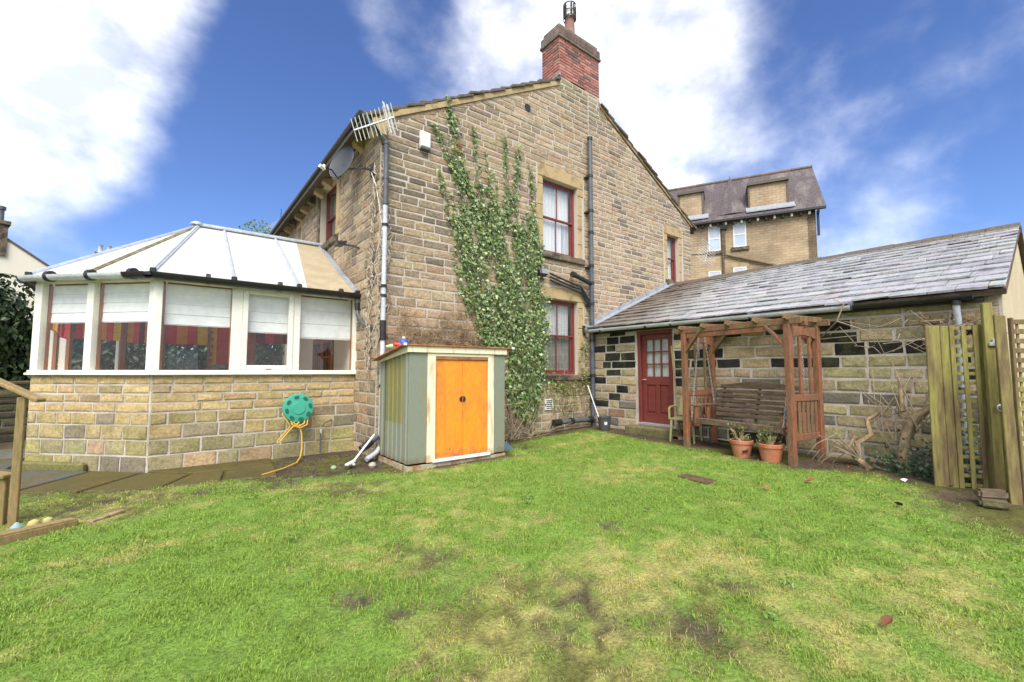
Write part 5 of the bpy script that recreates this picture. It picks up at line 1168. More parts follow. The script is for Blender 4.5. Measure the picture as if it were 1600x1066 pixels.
# low retaining wall with flower pots under the hedge
lw = thing('garden_wall', 'low mossy stone wall under the flower pots at the left edge', 'wall', (-6.6, 5.6, 0))
WF = frame((-9.4, 4.35, 0), (.886, .464, 0), (.464, -.886, 0))
mb = MB(); mb.fbox(WF, 0, 5.0, -.45, 0, -.2, 1.16); core = mb.build('core', M['mortar_grey'], lw)
wst = lay(WF, 0, 5.0, courses(-.05, 1.15, lambda z: .16), (.25, .6), .025, None, None, lambda u, z: vary(mixc((.12, .11, .06), (.07, .06, .045), rng.random()), .3), (.02, .06))
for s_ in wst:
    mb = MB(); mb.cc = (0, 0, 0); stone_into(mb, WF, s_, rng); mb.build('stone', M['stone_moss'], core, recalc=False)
for k in range(8): mb = MB(); mb.cc = vary((.12, .11, .06), .2); mb.fbox(WF, k*.625 + .01, k*.625 + .615, -.5, .07, 1.165, 1.235); mb.build('coping_stone', M['flag'], lw, bevel=.015)
def pot_thing(name, label, cat, c, r, h, m, group=None, taper=.75, seg=24):
    """a round flower pot with rim, earth inside"""
    root = thing(name, label, cat, c, group=group); mb = MB(); x, y, z = c
    mb.lathe(c, [(r*taper*.0, 0), (r*taper, 0), (r*.97, h*.86), (r*.9, h*.86)], seg, caps=False); mb.build('body', M[m], root, smooth=True)
    mb = MB(); mb.lathe(c, [(r*.93, h*.80), (r*1.03, h*.80), (r*1.06, h*.98), (r*1.03, h), (r*.93, h), (r*.9, h*.8)], seg, caps=False); mb.build('rim', M[m], root, smooth=True)
    mb = MB(); mb.lathe((x, y, z + h*.8), [(0, .0), (r*.92, 0)], seg, caps=False); mb.build('soil', M['dark_room'], root); return root
p_ = WF(2.62, -.2, 1.235); pot_thing('plant_trough', 'long terracotta pot on the garden wall at the left edge', 'flower pot', tuple(p_), .26, .2, 'terracotta')
p2_ = WF(3.33, -.18, 1.235); pot_thing('flower_pot', 'small red pot on the garden wall beside the conservatory', 'flower pot', tuple(p2_), .17, .23, 'terracotta')
p3_ = WF(3.05, -.12, 1.235); mb = MB(); mb.lathe(p3_, [(.045, 0), (.05, .02), (.05, .12), (.02, .16), (.02, .2)], 14); tag(mb.build('bottle', M['white_paint'], None, smooth=True), 'small white bottle between the two pots on the garden wall', 'bottle')
for pp_, sd, lab in ((p_, 3, 'low yellow green plant in the long terracotta pot'), (p2_, 4, 'reddish sprig growing in the small red pot')):
    shrub('potted_plant', lab, 'plant', pp_.x, pp_.y, .2, .16, .22, 110, .035, [(.2, .24, .05), (.12, .16, .03)] if sd == 3 else [(.14, .05, .02), (.1, .09, .03)], pp_.z + .17, 3, seed=sd)
shrub('tall_shrub', 'wispy shrub with thin branches rising over the hedge at the left edge', 'shrub', -7.6, 6.9, .75, .5, 2.2, 260, .06, [(.07, .11, .03), (.14, .16, .05)], 2.3, 9, seed=9)
ft = thing('far_tree', 'rounded evergreen treetop behind the far corner of the house', 'tree', (1.2, 21.1, 0)); k = np.random.RandomState(5); P = []
while len(P) < 2600:
    d = k.normal(0, 1, 3); d /= np.linalg.norm(d); l = k.randint(6); c = np.array([[0, 0, 8.6], [.8, 0, 8.2], [-.9, .3, 8.1], [.3, -.3, 7.6], [-.4, -.4, 8.9], [1.3, 0, 7.3]][l]); P.append(np.array([1.2, 21.1, 0]) + c + d*(.8 + .3*k.rand()))
leaves_mesh('crown', P, np.tile([-.3, -.8, .4], (len(P), 1)), k.uniform(.1, .2, len(P)), np.array(DG)[k.randint(0, 4, len(P))]*2.2, ft, lobed=False)['kind'] = 'stuff'
mb = MB(); mb.tube([(1.2, 21.1, -.1), (1.25, 21.1, 4), (1.1, 21.1, 8.4)], [.28, .2, .06], 8); mb.build('trunk', M['bark'], ft, recalc=False)

# ------------------------------------------------------------------ the steel shed
shed = thing('garden_shed', 'rusting green steel shed with faded orange double doors and cream trim', 'shed', (.95, -.68, 0))
M['shed_rail'] = mat('rusting_base_rail', (.42, .4, .26), rough=.6, col2=(.3, .13, .05), scale=6, amt=.9, var=.2, bump=.1)
x0, x1, y0, y1, zb, zf, zk = .03, 1.82, -1.25, -.12, .03, 1.73, 1.62
def ribbed(fr, u0, u1, z0, ztop, pitch, m, name, dep=.018):
    """a ribbed steel sheet; ztop(u) is its upper edge"""
    mb = MB(); us = [u0]; u = u0
    while u < u1 - 1e-6:
        for d in (.62, .09, .2, .09): u = u + pitch*d; us.append(min(u, u1))
    pts = []; 
    for i, u in enumerate(us): pts.append((u, 0 if (i % 4) in (0, 1) else dep))
    for (a, na), (b, nb) in zip(pts, pts[1:]):
        if b - a > 1e-6: mb.poly([fr(a, na, z0), fr(b, nb, z0), fr(b, nb, ztop(b)), fr(a, na, ztop(a))])
    return mb.build(name, M[m], shed, recalc=False)
SF = frame((x0, y0, 0), (1, 0, 0), (0, -1, 0)); SS = frame((x0, y1, 0), (0, -1, 0), (-1, 0, 0)); SR = frame((x1, y0, 0), (0, 1, 0), (1, 0, 0)); SB = frame((x1, y1, 0), (-1, 0, 0), (0, 1, 0)); SD = y1 - y0; SW = x1 - x0
slope = lambda u: zk + (zf - zk)*u/SD
ribbed(SS, 0, .25, zb + .04, slope, .15, 'shed_green', 'side_panel')
q_ = ribbed(SS, .251, .92, zb + .62, slope, .165, 'shed_yellow', 'side_panel'); q_['label'] = 'yellowed part of the ribbed side panel'
ribbed(SS, .251, .92, zb + .04, lambda u: zb + .618, .165, 'shed_green', 'side_panel'); ribbed(SS, .921, SD, zb + .04, slope, .165, 'shed_green', 'side_panel')
ribbed(SR, 0, SD, zb + .04, lambda u: zf - (zf - zk)*u/SD, .165, 'shed_green', 'side_panel'); ribbed(SB, 0, SW, zb + .04, lambda u: zk, .165, 'shed_green', 'back_panel')
def spanel(u0, u1, z0, z1, m, name, n0=-.01, n1=.006, bev=.004, par=None): mb = MB(); mb.fbox(SF, u0, u1, n0, n1, z0, z1); return mb.build(name, M[m], par or shed, bevel=bev)
spanel(0.002, .30, zb + .04, zf - .002, 'shed_green', 'front_panel'); spanel(1.55, SW - .002, zb + .04, zf - .002, 'shed_green', 'front_panel')
spanel(.302, .44, zb + .03, zf - .05, 'shed_cream', 'door_jamb', n1=.022); spanel(1.43, 1.548, zb + .03, zf - .05, 'shed_cream', 'door_jamb', n1=.022)
spanel(.302, 1.548, zf - .049, zf - .003, 'shed_cream', 'door_head', n1=.02); spanel(.441, 1.429, zf - .10, zf - .051, 'shed_roof', 'door_track', n1=.016)
for a, b in ((.445, .934), (.940, 1.425)):
    d_ = spanel(a, b, zb + .07, zf - .103, 'shed_orange', 'door', n0=-.03, n1=-.006)
    for e in (a, b - .02): mb = MB(); mb.fbox(SF, e + .001, e + .019, -.006, .002, zb + .08, zf - .11); mb.build('edge_fold', M['shed_orange'], d_, bevel=.003)
    mb = MB(); cu = .934 if a < .9 else .940; sg = -1 if a < .9 else 1; mb2 = []
    mb.prism([SF(cu + sg*.004, -.003, 1.0 + .048)] + [SF(cu + sg*(.004 + .05*math.sin(math.pi*i/8)), -.003, 1.0 + .048*math.cos(math.pi*i/8)) for i in range(1, 8)] + [SF(cu + sg*.004, -.003, 1.0 - .048)], (0, -.012, 0)); mb.build('handle', M['black'], d_, bevel=.003)
spanel(.40, 1.46, zb + .025, zb + .068, 'white_paint', 'threshold', n0=-.03, n1=.05)
mb = MB()
for a, b, c, d in ((x0 - .012, x1 + .012, y0 - .012, y0 + .02), (x0 - .012, x1 + .012, y1 - .02, y1 + .012), (x0 - .012, x0 + .02, y0 + .02, y1 - .02), (x1 - .02, x1 + .012, y0 + .02, y1 - .02)): mb.box(a, b, c, d, zb - .09, zb + .012)
mb.build('base_rail', M['shed_rail'], shed, bevel=.003)
mb = MB(); mb.hexa([(x0 - .14, y0 - .075, zf + .10), (x1 + .13, y0 - .075, zf + .10), (x1 + .13, y1 + .03, zk + .0), (x0 - .14, y1 + .03, zk + .0), (x0 - .14, y0 - .075, zf + .125), (x1 + .13, y0 - .075, zf + .125), (x1 + .13, y1 + .03, zk + .028), (x0 - .14, y1 + .03, zk + .028)])
ro_ = mb.build('roof', M['shed_roof'], shed, bevel=.006)
for a, b in ((x0 - .02, x0 + .96), (x0 + .963, x1 + .02)): mb = MB(); mb.box(a, b, y0 - .045, y0 - .01, zf + .002, zf + .099); mb.build('fascia', M['shed_cream'], shed, bevel=.004)
mb = MB(); mb.prism([(x0 - .045, y0 - .045, zf + .002), (x0 - .045, y1, zk - .03), (x0 - .045, y1, zk + .003), (x0 - .045, y0 - .045, zf + .096)], (.03, 0, 0)); mb.build('fascia', M['shed_cream'], shed, bevel=.003)
for p in ((x0 - .1, y0 - .08, zf + .115), (x1 + .13, y0 - .08, zf + .115)): mb = MB(); mb.box(p[0] - .025, p[0] + .025, p[1] - .012, p[1] + .02, p[2] - .018, p[2] + .022); mb.build('corner_cap', M['white_paint'], ro_, bevel=.006)
# a toy lying on the shed roof
toy = thing('plastic_toy', 'small blue and red plastic toy lying on the shed roof', 'toy', (.03, -1.0, 1.83))
mb = MB(); mb.lathe((.05, -1.0, 1.835), [(.0, 0), (.075, .01), (.085, .05), (.06, .1), (.02, .125)], 12); mb.build('body', mat('blue_plastic', (.04, .10, .5), rough=.4, var=.05), toy, smooth=True)
mb = MB(); mb.tube([(.0, -1.0, 1.85), (-.09, -.97, 1.86)], [.05, .03], 10); mb.build('wing', mat('red_plastic', (.6, .03, .03), rough=.4, var=.05), toy, smooth=True)
mb = MB(); mb.lathe((.05, -1.0, 1.955), [(.03, 0), (.02, .03)], 10); mb.build('cap', mat('yellow_plastic', (.7, .6, .12), rough=.4, var=.05), toy, smooth=True)
mb = MB(); mb.tube([(-.1, -.94, 1.835), (-.19, -.9, 1.825)], [.035, .02], 8); mb.build('tail', mat('lime_plastic', (.45, .6, .3), rough=.4, var=.05), toy, smooth=True)

# ------------------------------------------------------------------ hose reel and tap
reel = thing('hose_reel', 'round teal plastic hose reel hung on the conservatory wall', 'hose reel', (-1.03, .88, .8))
c = Vector((-1.03, .83, .82))
mb = MB(); mb.lathe(c, [(0, -.045), (.1, -.045), (.105, -.032), (.15, -.032), (.235, -.02), (.245, 0), (.235, .012), (.0, .012)], 32, axis='y', caps=False); fdisc = mb.build('front_disc', M['teal'], reel, smooth=True)
for k in range(8):
    a = 2*math.pi*k/8 + .2; mb = MB(); q = c + Vector((math.cos(a)*.185, -.0315, math.sin(a)*.185)); u = Vector((math.cos(a), 0, math.sin(a))); v_ = Vector((-math.sin(a), 0, math.cos(a)))
    mb.prism([q + u*.028*math.cos(t) + v_*.042*math.sin(t) for t in [2*math.pi*i/12 for i in range(12)]], (0, -.006, 0)); mb.build('hole', M['teal_dark'], fdisc)
mb = MB(); mb.lathe(c, [(.0, .15), (.22, .15), (.22, .165), (.0, .165)], 28, axis='y', caps=False); mb.build('back_disc', M['teal'], reel, smooth=True)
mb = MB(); mb.lathe(c, [(.1, .01), (.1, .15)], 20, axis='y'); mb.build('drum', M['teal_dark'], reel, smooth=True)
mb = MB(); mb.box(-1.1, -.96, .985, 1.03, .72, .95); mb.build('bracket', M['teal_dark'], reel)
hs = MB(); pts = []
for i in range(70):
    a = i*.42; pts.append((c.x + math.cos(a)*(.13 + .02*math.sin(i*.13)), c.y + .03 + .1*((i % 23)/23), c.z + math.sin(a)*(.13 + .02*math.sin(i*.13))))
hs.tube(pts, .012, 6)
for dx_, dz_, w in ((0, 0, .12), (.03, -.02, .14), (.02, .015, .1)): hs.tube([(c.x - w + dx_, c.y + .02, c.z - .15), (c.x - w*.8 + dx_, c.y - .02, c.z - .27 + dz_), (c.x + dx_, c.y - .03, c.z - .32 + dz_), (c.x + w*.8 + dx_, c.y - .02, c.z - .27 + dz_), (c.x + w + dx_, c.y + .02, c.z - .14)], .012, 8)
hs.tube([(c.x - .2, c.y + .03, c.z + .0), (c.x - .24, c.y + .02, c.z - .1), (c.x - .16, c.y - .02, c.z - .23), (c.x - .12, c.y - .02, c.z - .3), (c.x - .3, c.y - .02, c.z - .52), (c.x - .31, c.y - .03, c.z - .56), (c.x - .27, c.y - .03, c.z - .54), (c.x - .1, c.y - .02, c.z - .33), (c.x + .02, c.y - .02, c.z - .24)], .012, 8)
hs.tube([(c.x + .02, c.y + .0, c.z - .25), (c.x + .06, c.y - .03, c.z - .45), (c.x + .06, c.y - .08, c.z - .68), (c.x - .0, c.y - .25, .03), (c.x - .12, c.y - .55, .0), (c.x - .35, c.y - .85, .0), (c.x - .62, c.y - 1.08, .0), (c.x - .68, c.y - 1.13, .0)], .0125, 8)
tag(hs.build('garden_hose', M['hose'], None, smooth=True), 'yellow garden hose looped on the teal reel and trailing to the ground', 'hose')
tap = thing('outdoor_tap', 'small outdoor tap on a bare pipe at the foot of the conservatory wall', 'tap', (-.62, .96, 0))
mb = MB(); mb.tube([(-.42, 1.03, .55), (-.45, .98, .56), (-.55, .97, .53), (-.62, .965, .43), (-.625, .965, .30), (-.62, .965, 0)], .013, 8); mb.build('pipe', M['pipe_grey'], tap, smooth=True)
mb = MB(); mb.tube([(-.625, .955, .42), (-.625, .93, .40), (-.625, .925, .35)], .017, 8); mb.box(-.65, -.60, .925, .935, .44, .455); mb.build('spout', M['metal'], tap)
pd = thing('white_paddle', 'white plastic paddle leaning on the shed near the house corner', 'paddle', (-.35, -.35, 0))
mb = MB(); mb.tube([(-.52, -.5, .06), (-.12, -.3, .42)], .016, 8); mb.build('shaft', M['white_paint'], pd, smooth=True)
mb = MB(); mb.beam((-.66, -.6, .045), (-.48, -.47, .075), .075, .03); mb.beam((-.52, -.6, .04), (-.57, -.46, .04), .035, .035); mb.build('blade', M['white_paint'], pd, bevel=.018, seg=2)
for nm, lab, p, r, m in (('ball', 'small pale green ball on the soil by the white paddle', (-.78, -.42, .03), .045, (.3, .42, .22)), ('pebble', 'pale grey rounded pebble beside the shed corner', (-.26, -.62, .03), .06, (.4, .36, .3))):
    mb = MB(); mb.lathe((p[0], p[1], gzi(p[0], p[1]) - .01), [(r*.05, 0), (r*.75, r*.18), (r, r*.7), (r*.8, r*1.25), (r*.1, r*1.5)], 14); tag(mb.build(nm, mat(nm + '_surface', m, rough=.7, var=.15), None, smooth=True), lab, nm)
drn = thing('drain_shoe', 'black plastic rainwater elbow leaning at the foot of the house corner', 'pipe', (-.25, -.12, .1))
mb = MB(); mb.tube([(.0, -.12, .36), (-.14, -.16, .28)], .055, 12); mb.build('pipe', M['pipe_grey'], drn, smooth=True)
mb = MB(); mb.tube([(-.12, -.155, .29), (-.2, -.18, .235), (-.3, -.2, .185)], [.066, .066, .058], 12); mb.build('elbow', M['black'], drn, smooth=True)

# ------------------------------------------------------------------ things fixed to the house
ab_ = thing('alarm_box', 'white alarm box high on the gable left of the ivy', 'alarm box', (.83, -.03, 5.62))
mb = MB(); mb.hexa([(.74, -.1, 5.66), (.93, -.1, 5.66), (.93, 0, 5.62), (.74, 0, 5.62), (.73, -.08, 5.96), (.94, -.08, 5.96), (.94, 0, 5.97), (.73, 0, 5.97)]); mb.build('cover', M['white_paint'], ab_, bevel=.015)
mb = MB(); mb.hexa([(.745, -.09, 5.62), (.925, -.09, 5.62), (.925, -.0, 5.60), (.745, -.0, 5.60), (.745, -.095, 5.656), (.925, -.095, 5.656), (.925, -.0, 5.616), (.745, -.0, 5.616)]); mb.build('base', M['pipe_grey'], ab_)
fl = thing('flood_light', 'small black floodlight among the ivy below the upper window', 'light', (3.66, -.12, 3.66))
mb = MB(); mb.hexa([(3.58, -.24, 3.60), (3.80, -.24, 3.60), (3.80, -.12, 3.56), (3.58, -.12, 3.56), (3.58, -.2, 3.74), (3.80, -.2, 3.74), (3.80, -.09, 3.70), (3.58, -.09, 3.70)]); mb.build('housing', M['black'], fl, bevel=.012)
mb = MB(); mb.beam((3.6, -.245, 3.665), (3.78, -.245, 3.665), .012, .1); mb.build('lens', M['lead'], fl); mb = MB(); mb.beam((3.69, -.02, 3.7), (3.69, -.13, 3.65), .05, .03); mb.build('bracket', M['black'], fl)
wl_ = thing('wall_lamp', 'small black lantern on the wall between the window and the soil pipe', 'lamp', (5.17, -.05, 2.36))
mb = MB(); mb.box(5.12, 5.2, -.06, -.01, 2.33, 2.56); mb.build('back_plate', M['black'], wl_, bevel=.008); mb = MB(); mb.lathe((5.16, -.1, 2.36), [(.03, 0), (.045, .04), (.045, .12), (.02, .15)], 10); mb.build('lantern', M['pipe_grey'], wl_, smooth=True)
sl_ = thing('side_spotlight', 'black spotlight on a bracket on the side wall above the conservatory', 'light', (-.15, 1.25, 3.9))
mb = MB(); mb.hexa([(-.3, 1.35, 3.93), (-.3, 1.62, 3.93), (-.14, 1.62, 3.95), (-.14, 1.35, 3.95), (-.32, 1.37, 4.0), (-.32, 1.6, 4.0), (-.12, 1.6, 4.04), (-.12, 1.37, 4.04)]); mb.build('housing', M['black'], sl_, bevel=.012)
mb = MB(); mb.tube([(-.16, 1.4, 3.95), (-.08, 1.15, 3.88), (-.01, .95, 3.8)], .02, 8); mb.build('bracket', M['black'], sl_, smooth=True)
# satellite dish
dish = thing('satellite_dish', 'grey oval satellite dish under the eaves at the house corner', 'satellite dish', (-.2, .75, 5.1))
dc = Vector((-.38, 1.0, 5.42)); dn_ = Vector((-.86, -.42, .28)).normalized(); du = Vector((0, 0, 1)).cross(dn_).normalized(); dv = dn_.cross(du)
mb = MB(); rings = []
for j in range(6):
    r = j/5; ring = [mb.vert(dc + du*(.29*r*math.cos(2*math.pi*i/28)) + dv*(.35*r*math.sin(2*math.pi*i/28)) + dn_*(.07*(r*r - 1))) for i in range(28)] if j else [mb.vert(dc - dn_*.07)]
    rings.append(ring)
for i in range(28): mb.f.append([rings[0][0], rings[1][i], rings[1][(i + 1) % 28]])
for j in range(1, 5):
    for i in range(28): mb.f.append([rings[j][i], rings[j + 1][i], rings[j + 1][(i + 1) % 28], rings[j][(i + 1) % 28]])
mb.build('reflector', M['dish'], dish, smooth=True, recalc=False)
mb = MB(); mb.tube([dc + du*(.29*math.cos(2*math.pi*i/28)) + dv*(.35*math.sin(2*math.pi*i/28)) for i in range(29)], .008, 6, False); mb.build('rim', M['pipe_grey'], dish, smooth=True)
lnb = dc + dn_*.34 - dv*.40
mb = MB(); mb.tube([dc - dv*.36 - dn_*.04, dc - dv*.30 + dn_*.15, lnb], .014, 8); ar = mb.build('feed_arm', M['black'], dish, smooth=True)
mb = MB(); mb.tube([lnb + dn_*.05, lnb - dn_*.06], [.035, .03], 10); mb.tube([lnb - dn_*.03, lnb - dn_*.03 + dv*.07], .028, 8); mb.build('receiver', M['white_paint'], ar, smooth=True)
mb = MB(); mb.tube([dc - dn_*.07, dc - dn_*.16 - dv*.05, (-.16, .42, 5.15), (-.01, .3, 5.1)], .022, 8); mb.box(-.05, .0, .22, .38, 5.0, 5.22); mb.build('mount', M['black'], dish)
mb = MB(); mb.tube([(-.05, .3, 5.05), (-.12, .1, 4.95), (-.09, -.04, 4.7), (-.02, -.06, 4.3), (.03, -.08, 3.9)], .006, 6); mb.build('cable', M['white_paint'], dish, smooth=True)
def aerial(name, label, c, bd, ed, n, le, bl_, mast):
    root = thing(name, label, 'aerial', tuple(c)); c = Vector(c); bd = Vector(bd).normalized(); ed = Vector(ed).normalized(); mb = MB()
    mb.beam(c - bd*bl_*.5, c + bd*bl_*.5, .022, .022); boom = mb.build('boom', M['metal'], root)
    for k in range(n):
        t = -.5 + k/(n - 1); p = c + bd*bl_*t; L = le*(1 - .18*(t + .5)); mb = MB(); mb.tube([p - ed*L/2, p + ed*L/2], .0075, 6); mb.build('element', M['white_paint'], root, smooth=True)
    e2 = ed.cross(bd)
    for sgn in (1, -1) if 'bracketed' in label else ():
        mb = MB(); q = c - bd*bl_*.38 + e2*sgn*.1
        for j in range(4): mb.tube([q - ed*.24 + e2*sgn*.045*j, q + ed*.24 + e2*sgn*.045*j], .006, 5)
        mb.beam(q - ed*.15, q - ed*.15 + e2*sgn*.15, .01, .01); mb.beam(q + ed*.15, q + ed*.15 + e2*sgn*.15, .01, .01); mb.build('reflector', M['white_paint'], root)
    mb = MB(); mb.tube(mast, .018, 8); mb.build('mast', M['black'], root, smooth=True); return root
aerial('tv_aerial', 'white television aerial bracketed to the house corner under the eaves', (-.22, -.25, 5.66), (-.62, .55, -.25), (.40, .22, -.86), 11, .44, .72, [(.0, -.02, 5.55), (-.1, -.15, 5.6), (-.22, -.25, 5.66)])
aerial('tv_aerial', 'white television aerial at the far right corner of the house before the far building', (10.75, -.25, 5.25), (.75, .2, .95), (.85, -.25, -.5), 9, .8, .95, [(10.2, -.03, 5.15), (10.6, -.2, 5.2), (10.75, -.25, 5.25)])
aerial('tv_aerial', 'distant white aerial over the treetop beyond the conservatory roof', (1.6, 18.6, 9.3), (.2, -.9, .1), (.9, .2, .15), 9, 1.2, 1.5, [(1.6, 18.6, 6.0), (1.6, 18.6, 10.2)])

# ------------------------------------------------------------------ swing seat under its arbour
SA_ = math.atan2(.32, 1.84)
sw_loc = Vector((4.72, -3.9, gzi(4.8, -3.9)))
# local frame: x away from the wall towards the lawn is -x; y runs along the wall
arb = thing('swing_arbour', 'reddish timber arbour frame with slatted sides standing against the outhouse wall', 'arbour', tuple(sw_loc), -math.radians(9.9) + math.radians(19.8)*0)
# local axes of the arbour: +x towards the wall, +y along it away from the camera
def A_(mb, name, m, parent=None, bevel=.006, **k): return mb.build(name, M[m], parent or arb, world=False, bevel=bevel, **k)
DX, HY, PW, TOP = .74, .93, .088, 2.06        # depth, half width, post width, height
arb.location = (4.50, -3.89, gzi(4.5, -3.9) - .02); arb.rotation_euler = (0, 0, R(-9.9))
for y in (-HY, HY):
    for x in (0, DX):
        mb = MB(); mb.box(x - PW/2, x + PW/2, y - PW/2, y + PW/2, -.02, TOP); A_(mb, 'post', 'wood_red')
        if x == 0 or y < 0: mb = MB(); mb.box(x - PW/2 - .003, x + PW/2 + .003, y - PW/2 - .003, y + PW/2 + .003, -.03, .17); A_(mb, 'post_foot', 'wood_moss')
    for z0, z1 in ((.36, .46), (.93, 1.03)): mb = MB(); mb.box(PW/2 + .001, DX - PW/2 - .001, y - .022, y + .022, z0, z1); A_(mb, 'side_rail', 'wood_red')
    mb = MB(); n = 10; lo = [(PW/2 + .001 + (DX - PW - .002)*i/n, y - .02, TOP - .20 + .05*math.sin(math.pi*i/n)) for i in range(n + 1)]
    mb.prism(lo + [(DX - PW/2 - .001, y - .02, TOP - .02), (PW/2 + .001, y - .02, TOP - .02)], (0, .04, 0)); A_(mb, 'top_rail', 'wood_red')
    for k in range(6): x = PW/2 + (DX - PW)*(k + .5)/6; mb = MB(); mb.box(x - .028, x + .028, y - .012, y + .012, .461, .929); A_(mb, 'slat', 'wood_moss' if k in (1, 3) else 'wood_red')
    for x in (.28, .54): mb = MB(); mb.box(x - .022, x + .022, y - .02, y + .02, 1.031, TOP - .17); A_(mb, 'upright', 'wood_red' if y < 0 else 'wood_moss')
    mb = MB(); mb.box(.36, .44, y - .055, y + .055, TOP + .0, TOP + .07); A_(mb, 'carrying_block', 'wood_red')
for x in (0, DX):
    mb = MB(); mb.box(x - .022, x + .022, -HY - .2, HY + .2, TOP + .001, TOP + .10); A_(mb, 'beam', 'wood_moss')
    for sg in (-1, 1): mb = MB(); mb.beam((x, sg*(HY - .03), TOP - .33), (x, sg*(HY - .33), TOP + .01), .045, .07, (1, 0, 0)); A_(mb, 'brace', 'wood_red' if sg < 0 else 'wood_moss')
mb = MB(); mb.box(-.015, .05, -HY + .3, HY - .06, TOP - .085, TOP - .002); A_(mb, 'front_rail', 'wood_red')
for k in range(5):
    y = -HY - .02 + k*(2*HY + .04)/4; mb = MB()
    mb.prism([(-.13, y - .022, TOP + .085), (-.10, y - .022, TOP + .145), (DX + .12, y - .022, TOP + .145), (DX + .16, y - .022, TOP + .075), (DX + .05, y - .022, TOP + .06), (-.08, y - .022, TOP + .06)], (0, .044, 0)); A_(mb, 'rafter', 'wood_moss')
bench = thing('swing_bench', 'dark weathered slatted bench hanging on chains inside the arbour', 'swing seat', tuple(arb.location), R(-9.9))
def B_(mb, name, m, bevel=.005, **k): return mb.build(name, M[m], bench, world=False, bevel=bevel, **k)
BW = .73; SZ = .52
for k in range(6): x = .06 + k*.083; mb = MB(); mb.box(x, x + .072, -BW, BW, SZ - .012*k, SZ + .024 - .012*k); B_(mb, 'seat_slat', 'wood_dark')
mb = MB(); mb.box(.03, .056, -BW - .01, BW + .01, SZ - .075, SZ + .02); B_(mb, 'front_board', 'wood_dark')
for k in range(7):
    z = SZ + .05 + k*.083; x = .545 + k*.026; mb = MB()
    if k < 6: mb.box(x, x + .022, -BW, BW, z, z + .06)
    else:
        n = 16; top = [(x, -BW + 2*BW*i/n, z + .10 + .03*math.cos((i/n - .5)*2*math.pi*1.0)) for i in range(n, -1, -1)]; mb.prism([(x, -BW, z - .0), (x, BW, z - .0)] + top, (.022, 0, 0))
    B_(mb, 'back_slat', 'wood_dark')
for y in (-BW + .06, 0, BW - .06):
    mb = MB(); mb.beam((.573, y, SZ - .08), (.755, y, SZ + .58), .03, .045, (0, 1, 0)); B_(mb, 'back_stay', 'wood_dark')
    mb = MB(); mb.box(.06, .56, y - .02, y + .02, SZ - .13, SZ - .075); B_(mb, 'seat_bearer', 'wood_dark')
for y in (-BW - .035, BW + .035):
    mb = MB(); mb.box(-.02, .62, y - .04, y + .04, SZ + .235, SZ + .265); B_(mb, 'arm_rest', 'wood_dark')
    mb = MB(); mb.box(.03, .11, y - .02, y + .02, SZ - .08, SZ + .234); B_(mb, 'arm_post', 'wood_red')
    mb = MB(); mb.box(.35, .41, y - .018, y + .018, SZ - .08, SZ + .234); B_(mb, 'arm_post', 'wood_red')
    s_ = -1 if y < 0 else 1
    for (xa, za), (xb, zb_) in (((.0, SZ + .03), (.30, TOP - .03)), ((.62, SZ + .26), (.46, TOP - .03))):   # chains, link by link
        a = Vector((xa, y + s_*.045, za)); b = Vector((xb, s_*(HY - .075), zb_)); L = (b - a).length; nl = int(L/.034); mb = MB(); d = (b - a).normalized(); s1 = d.orthogonal().normalized(); s2_ = d.cross(s1)
        for i in range(nl):
            p = a + d*(L*(i + .5)/nl); sx_ = s1 if i % 2 else s2_; mb.tube([p + d*.022*math.cos(t) + sx_*.011*math.sin(t) for t in [2*math.pi*j/7 for j in range(8)]], .0042, 4, False)
        B_(mb, 'chain', 'metal', bevel=0, recalc=False)

# flower pots in front of the swing
def leafy(name, lab, x, y, z, n, h, cols, rad, seed, group=None, size=.035): return shrub(name, lab, 'plant', x, y, rad, rad, h, n, size, cols, z, 6, seed=seed, group=group)
for (x, y, r, h, lab, sd, pl) in ((4.46, -4.03, .165, .27, 'left terracotta flower pot with a dark fox head mark before the swing', 31, 'dry twiggy plant in the left terracotta pot'), (4.42, -4.48, .175, .27, 'right terracotta flower pot nearest the front arbour post', 32, 'small bushy plant in the right terracotta pot')):
    z = gzi(x, y) - .005; pt = pot_thing('flower_pot', lab, 'flower pot', (x, y, z), r, h, 'terracotta', 'terracotta pots before the swing', .72, 28)
    if sd == 31:
        mb = MB(); d = Vector((-.72, -.69, 0)).normalized(); s_ = Vector((d.y, -d.x, 0)); q = Vector((x, y, z + .115)) + d*(r*.875)
        mb.prism([q + s_*a*-1 + Vector((0, 0, b)) for a, b in ((-.05, -.012), (-.03, .004), (-.028, .012), (.0, .01), (.024, .022), (.05, .03), (.046, .012), (.03, -.0), (.034, -.03), (.012, -.012), (-.012, -.016), (-.022, -.036), (-.032, -.012))], d*.012); mb.build('emblem', M['black'], pt)
    leafy('potted_plant', pl, x + .02, y + .03, z + h*.82, 130 if sd == 31 else 260, .30, [(.10, .17, .04), (.17, .21, .05), (.24, .25, .09)], .19, sd, 'plants in the terracotta pots', .042)
    mb = MB()
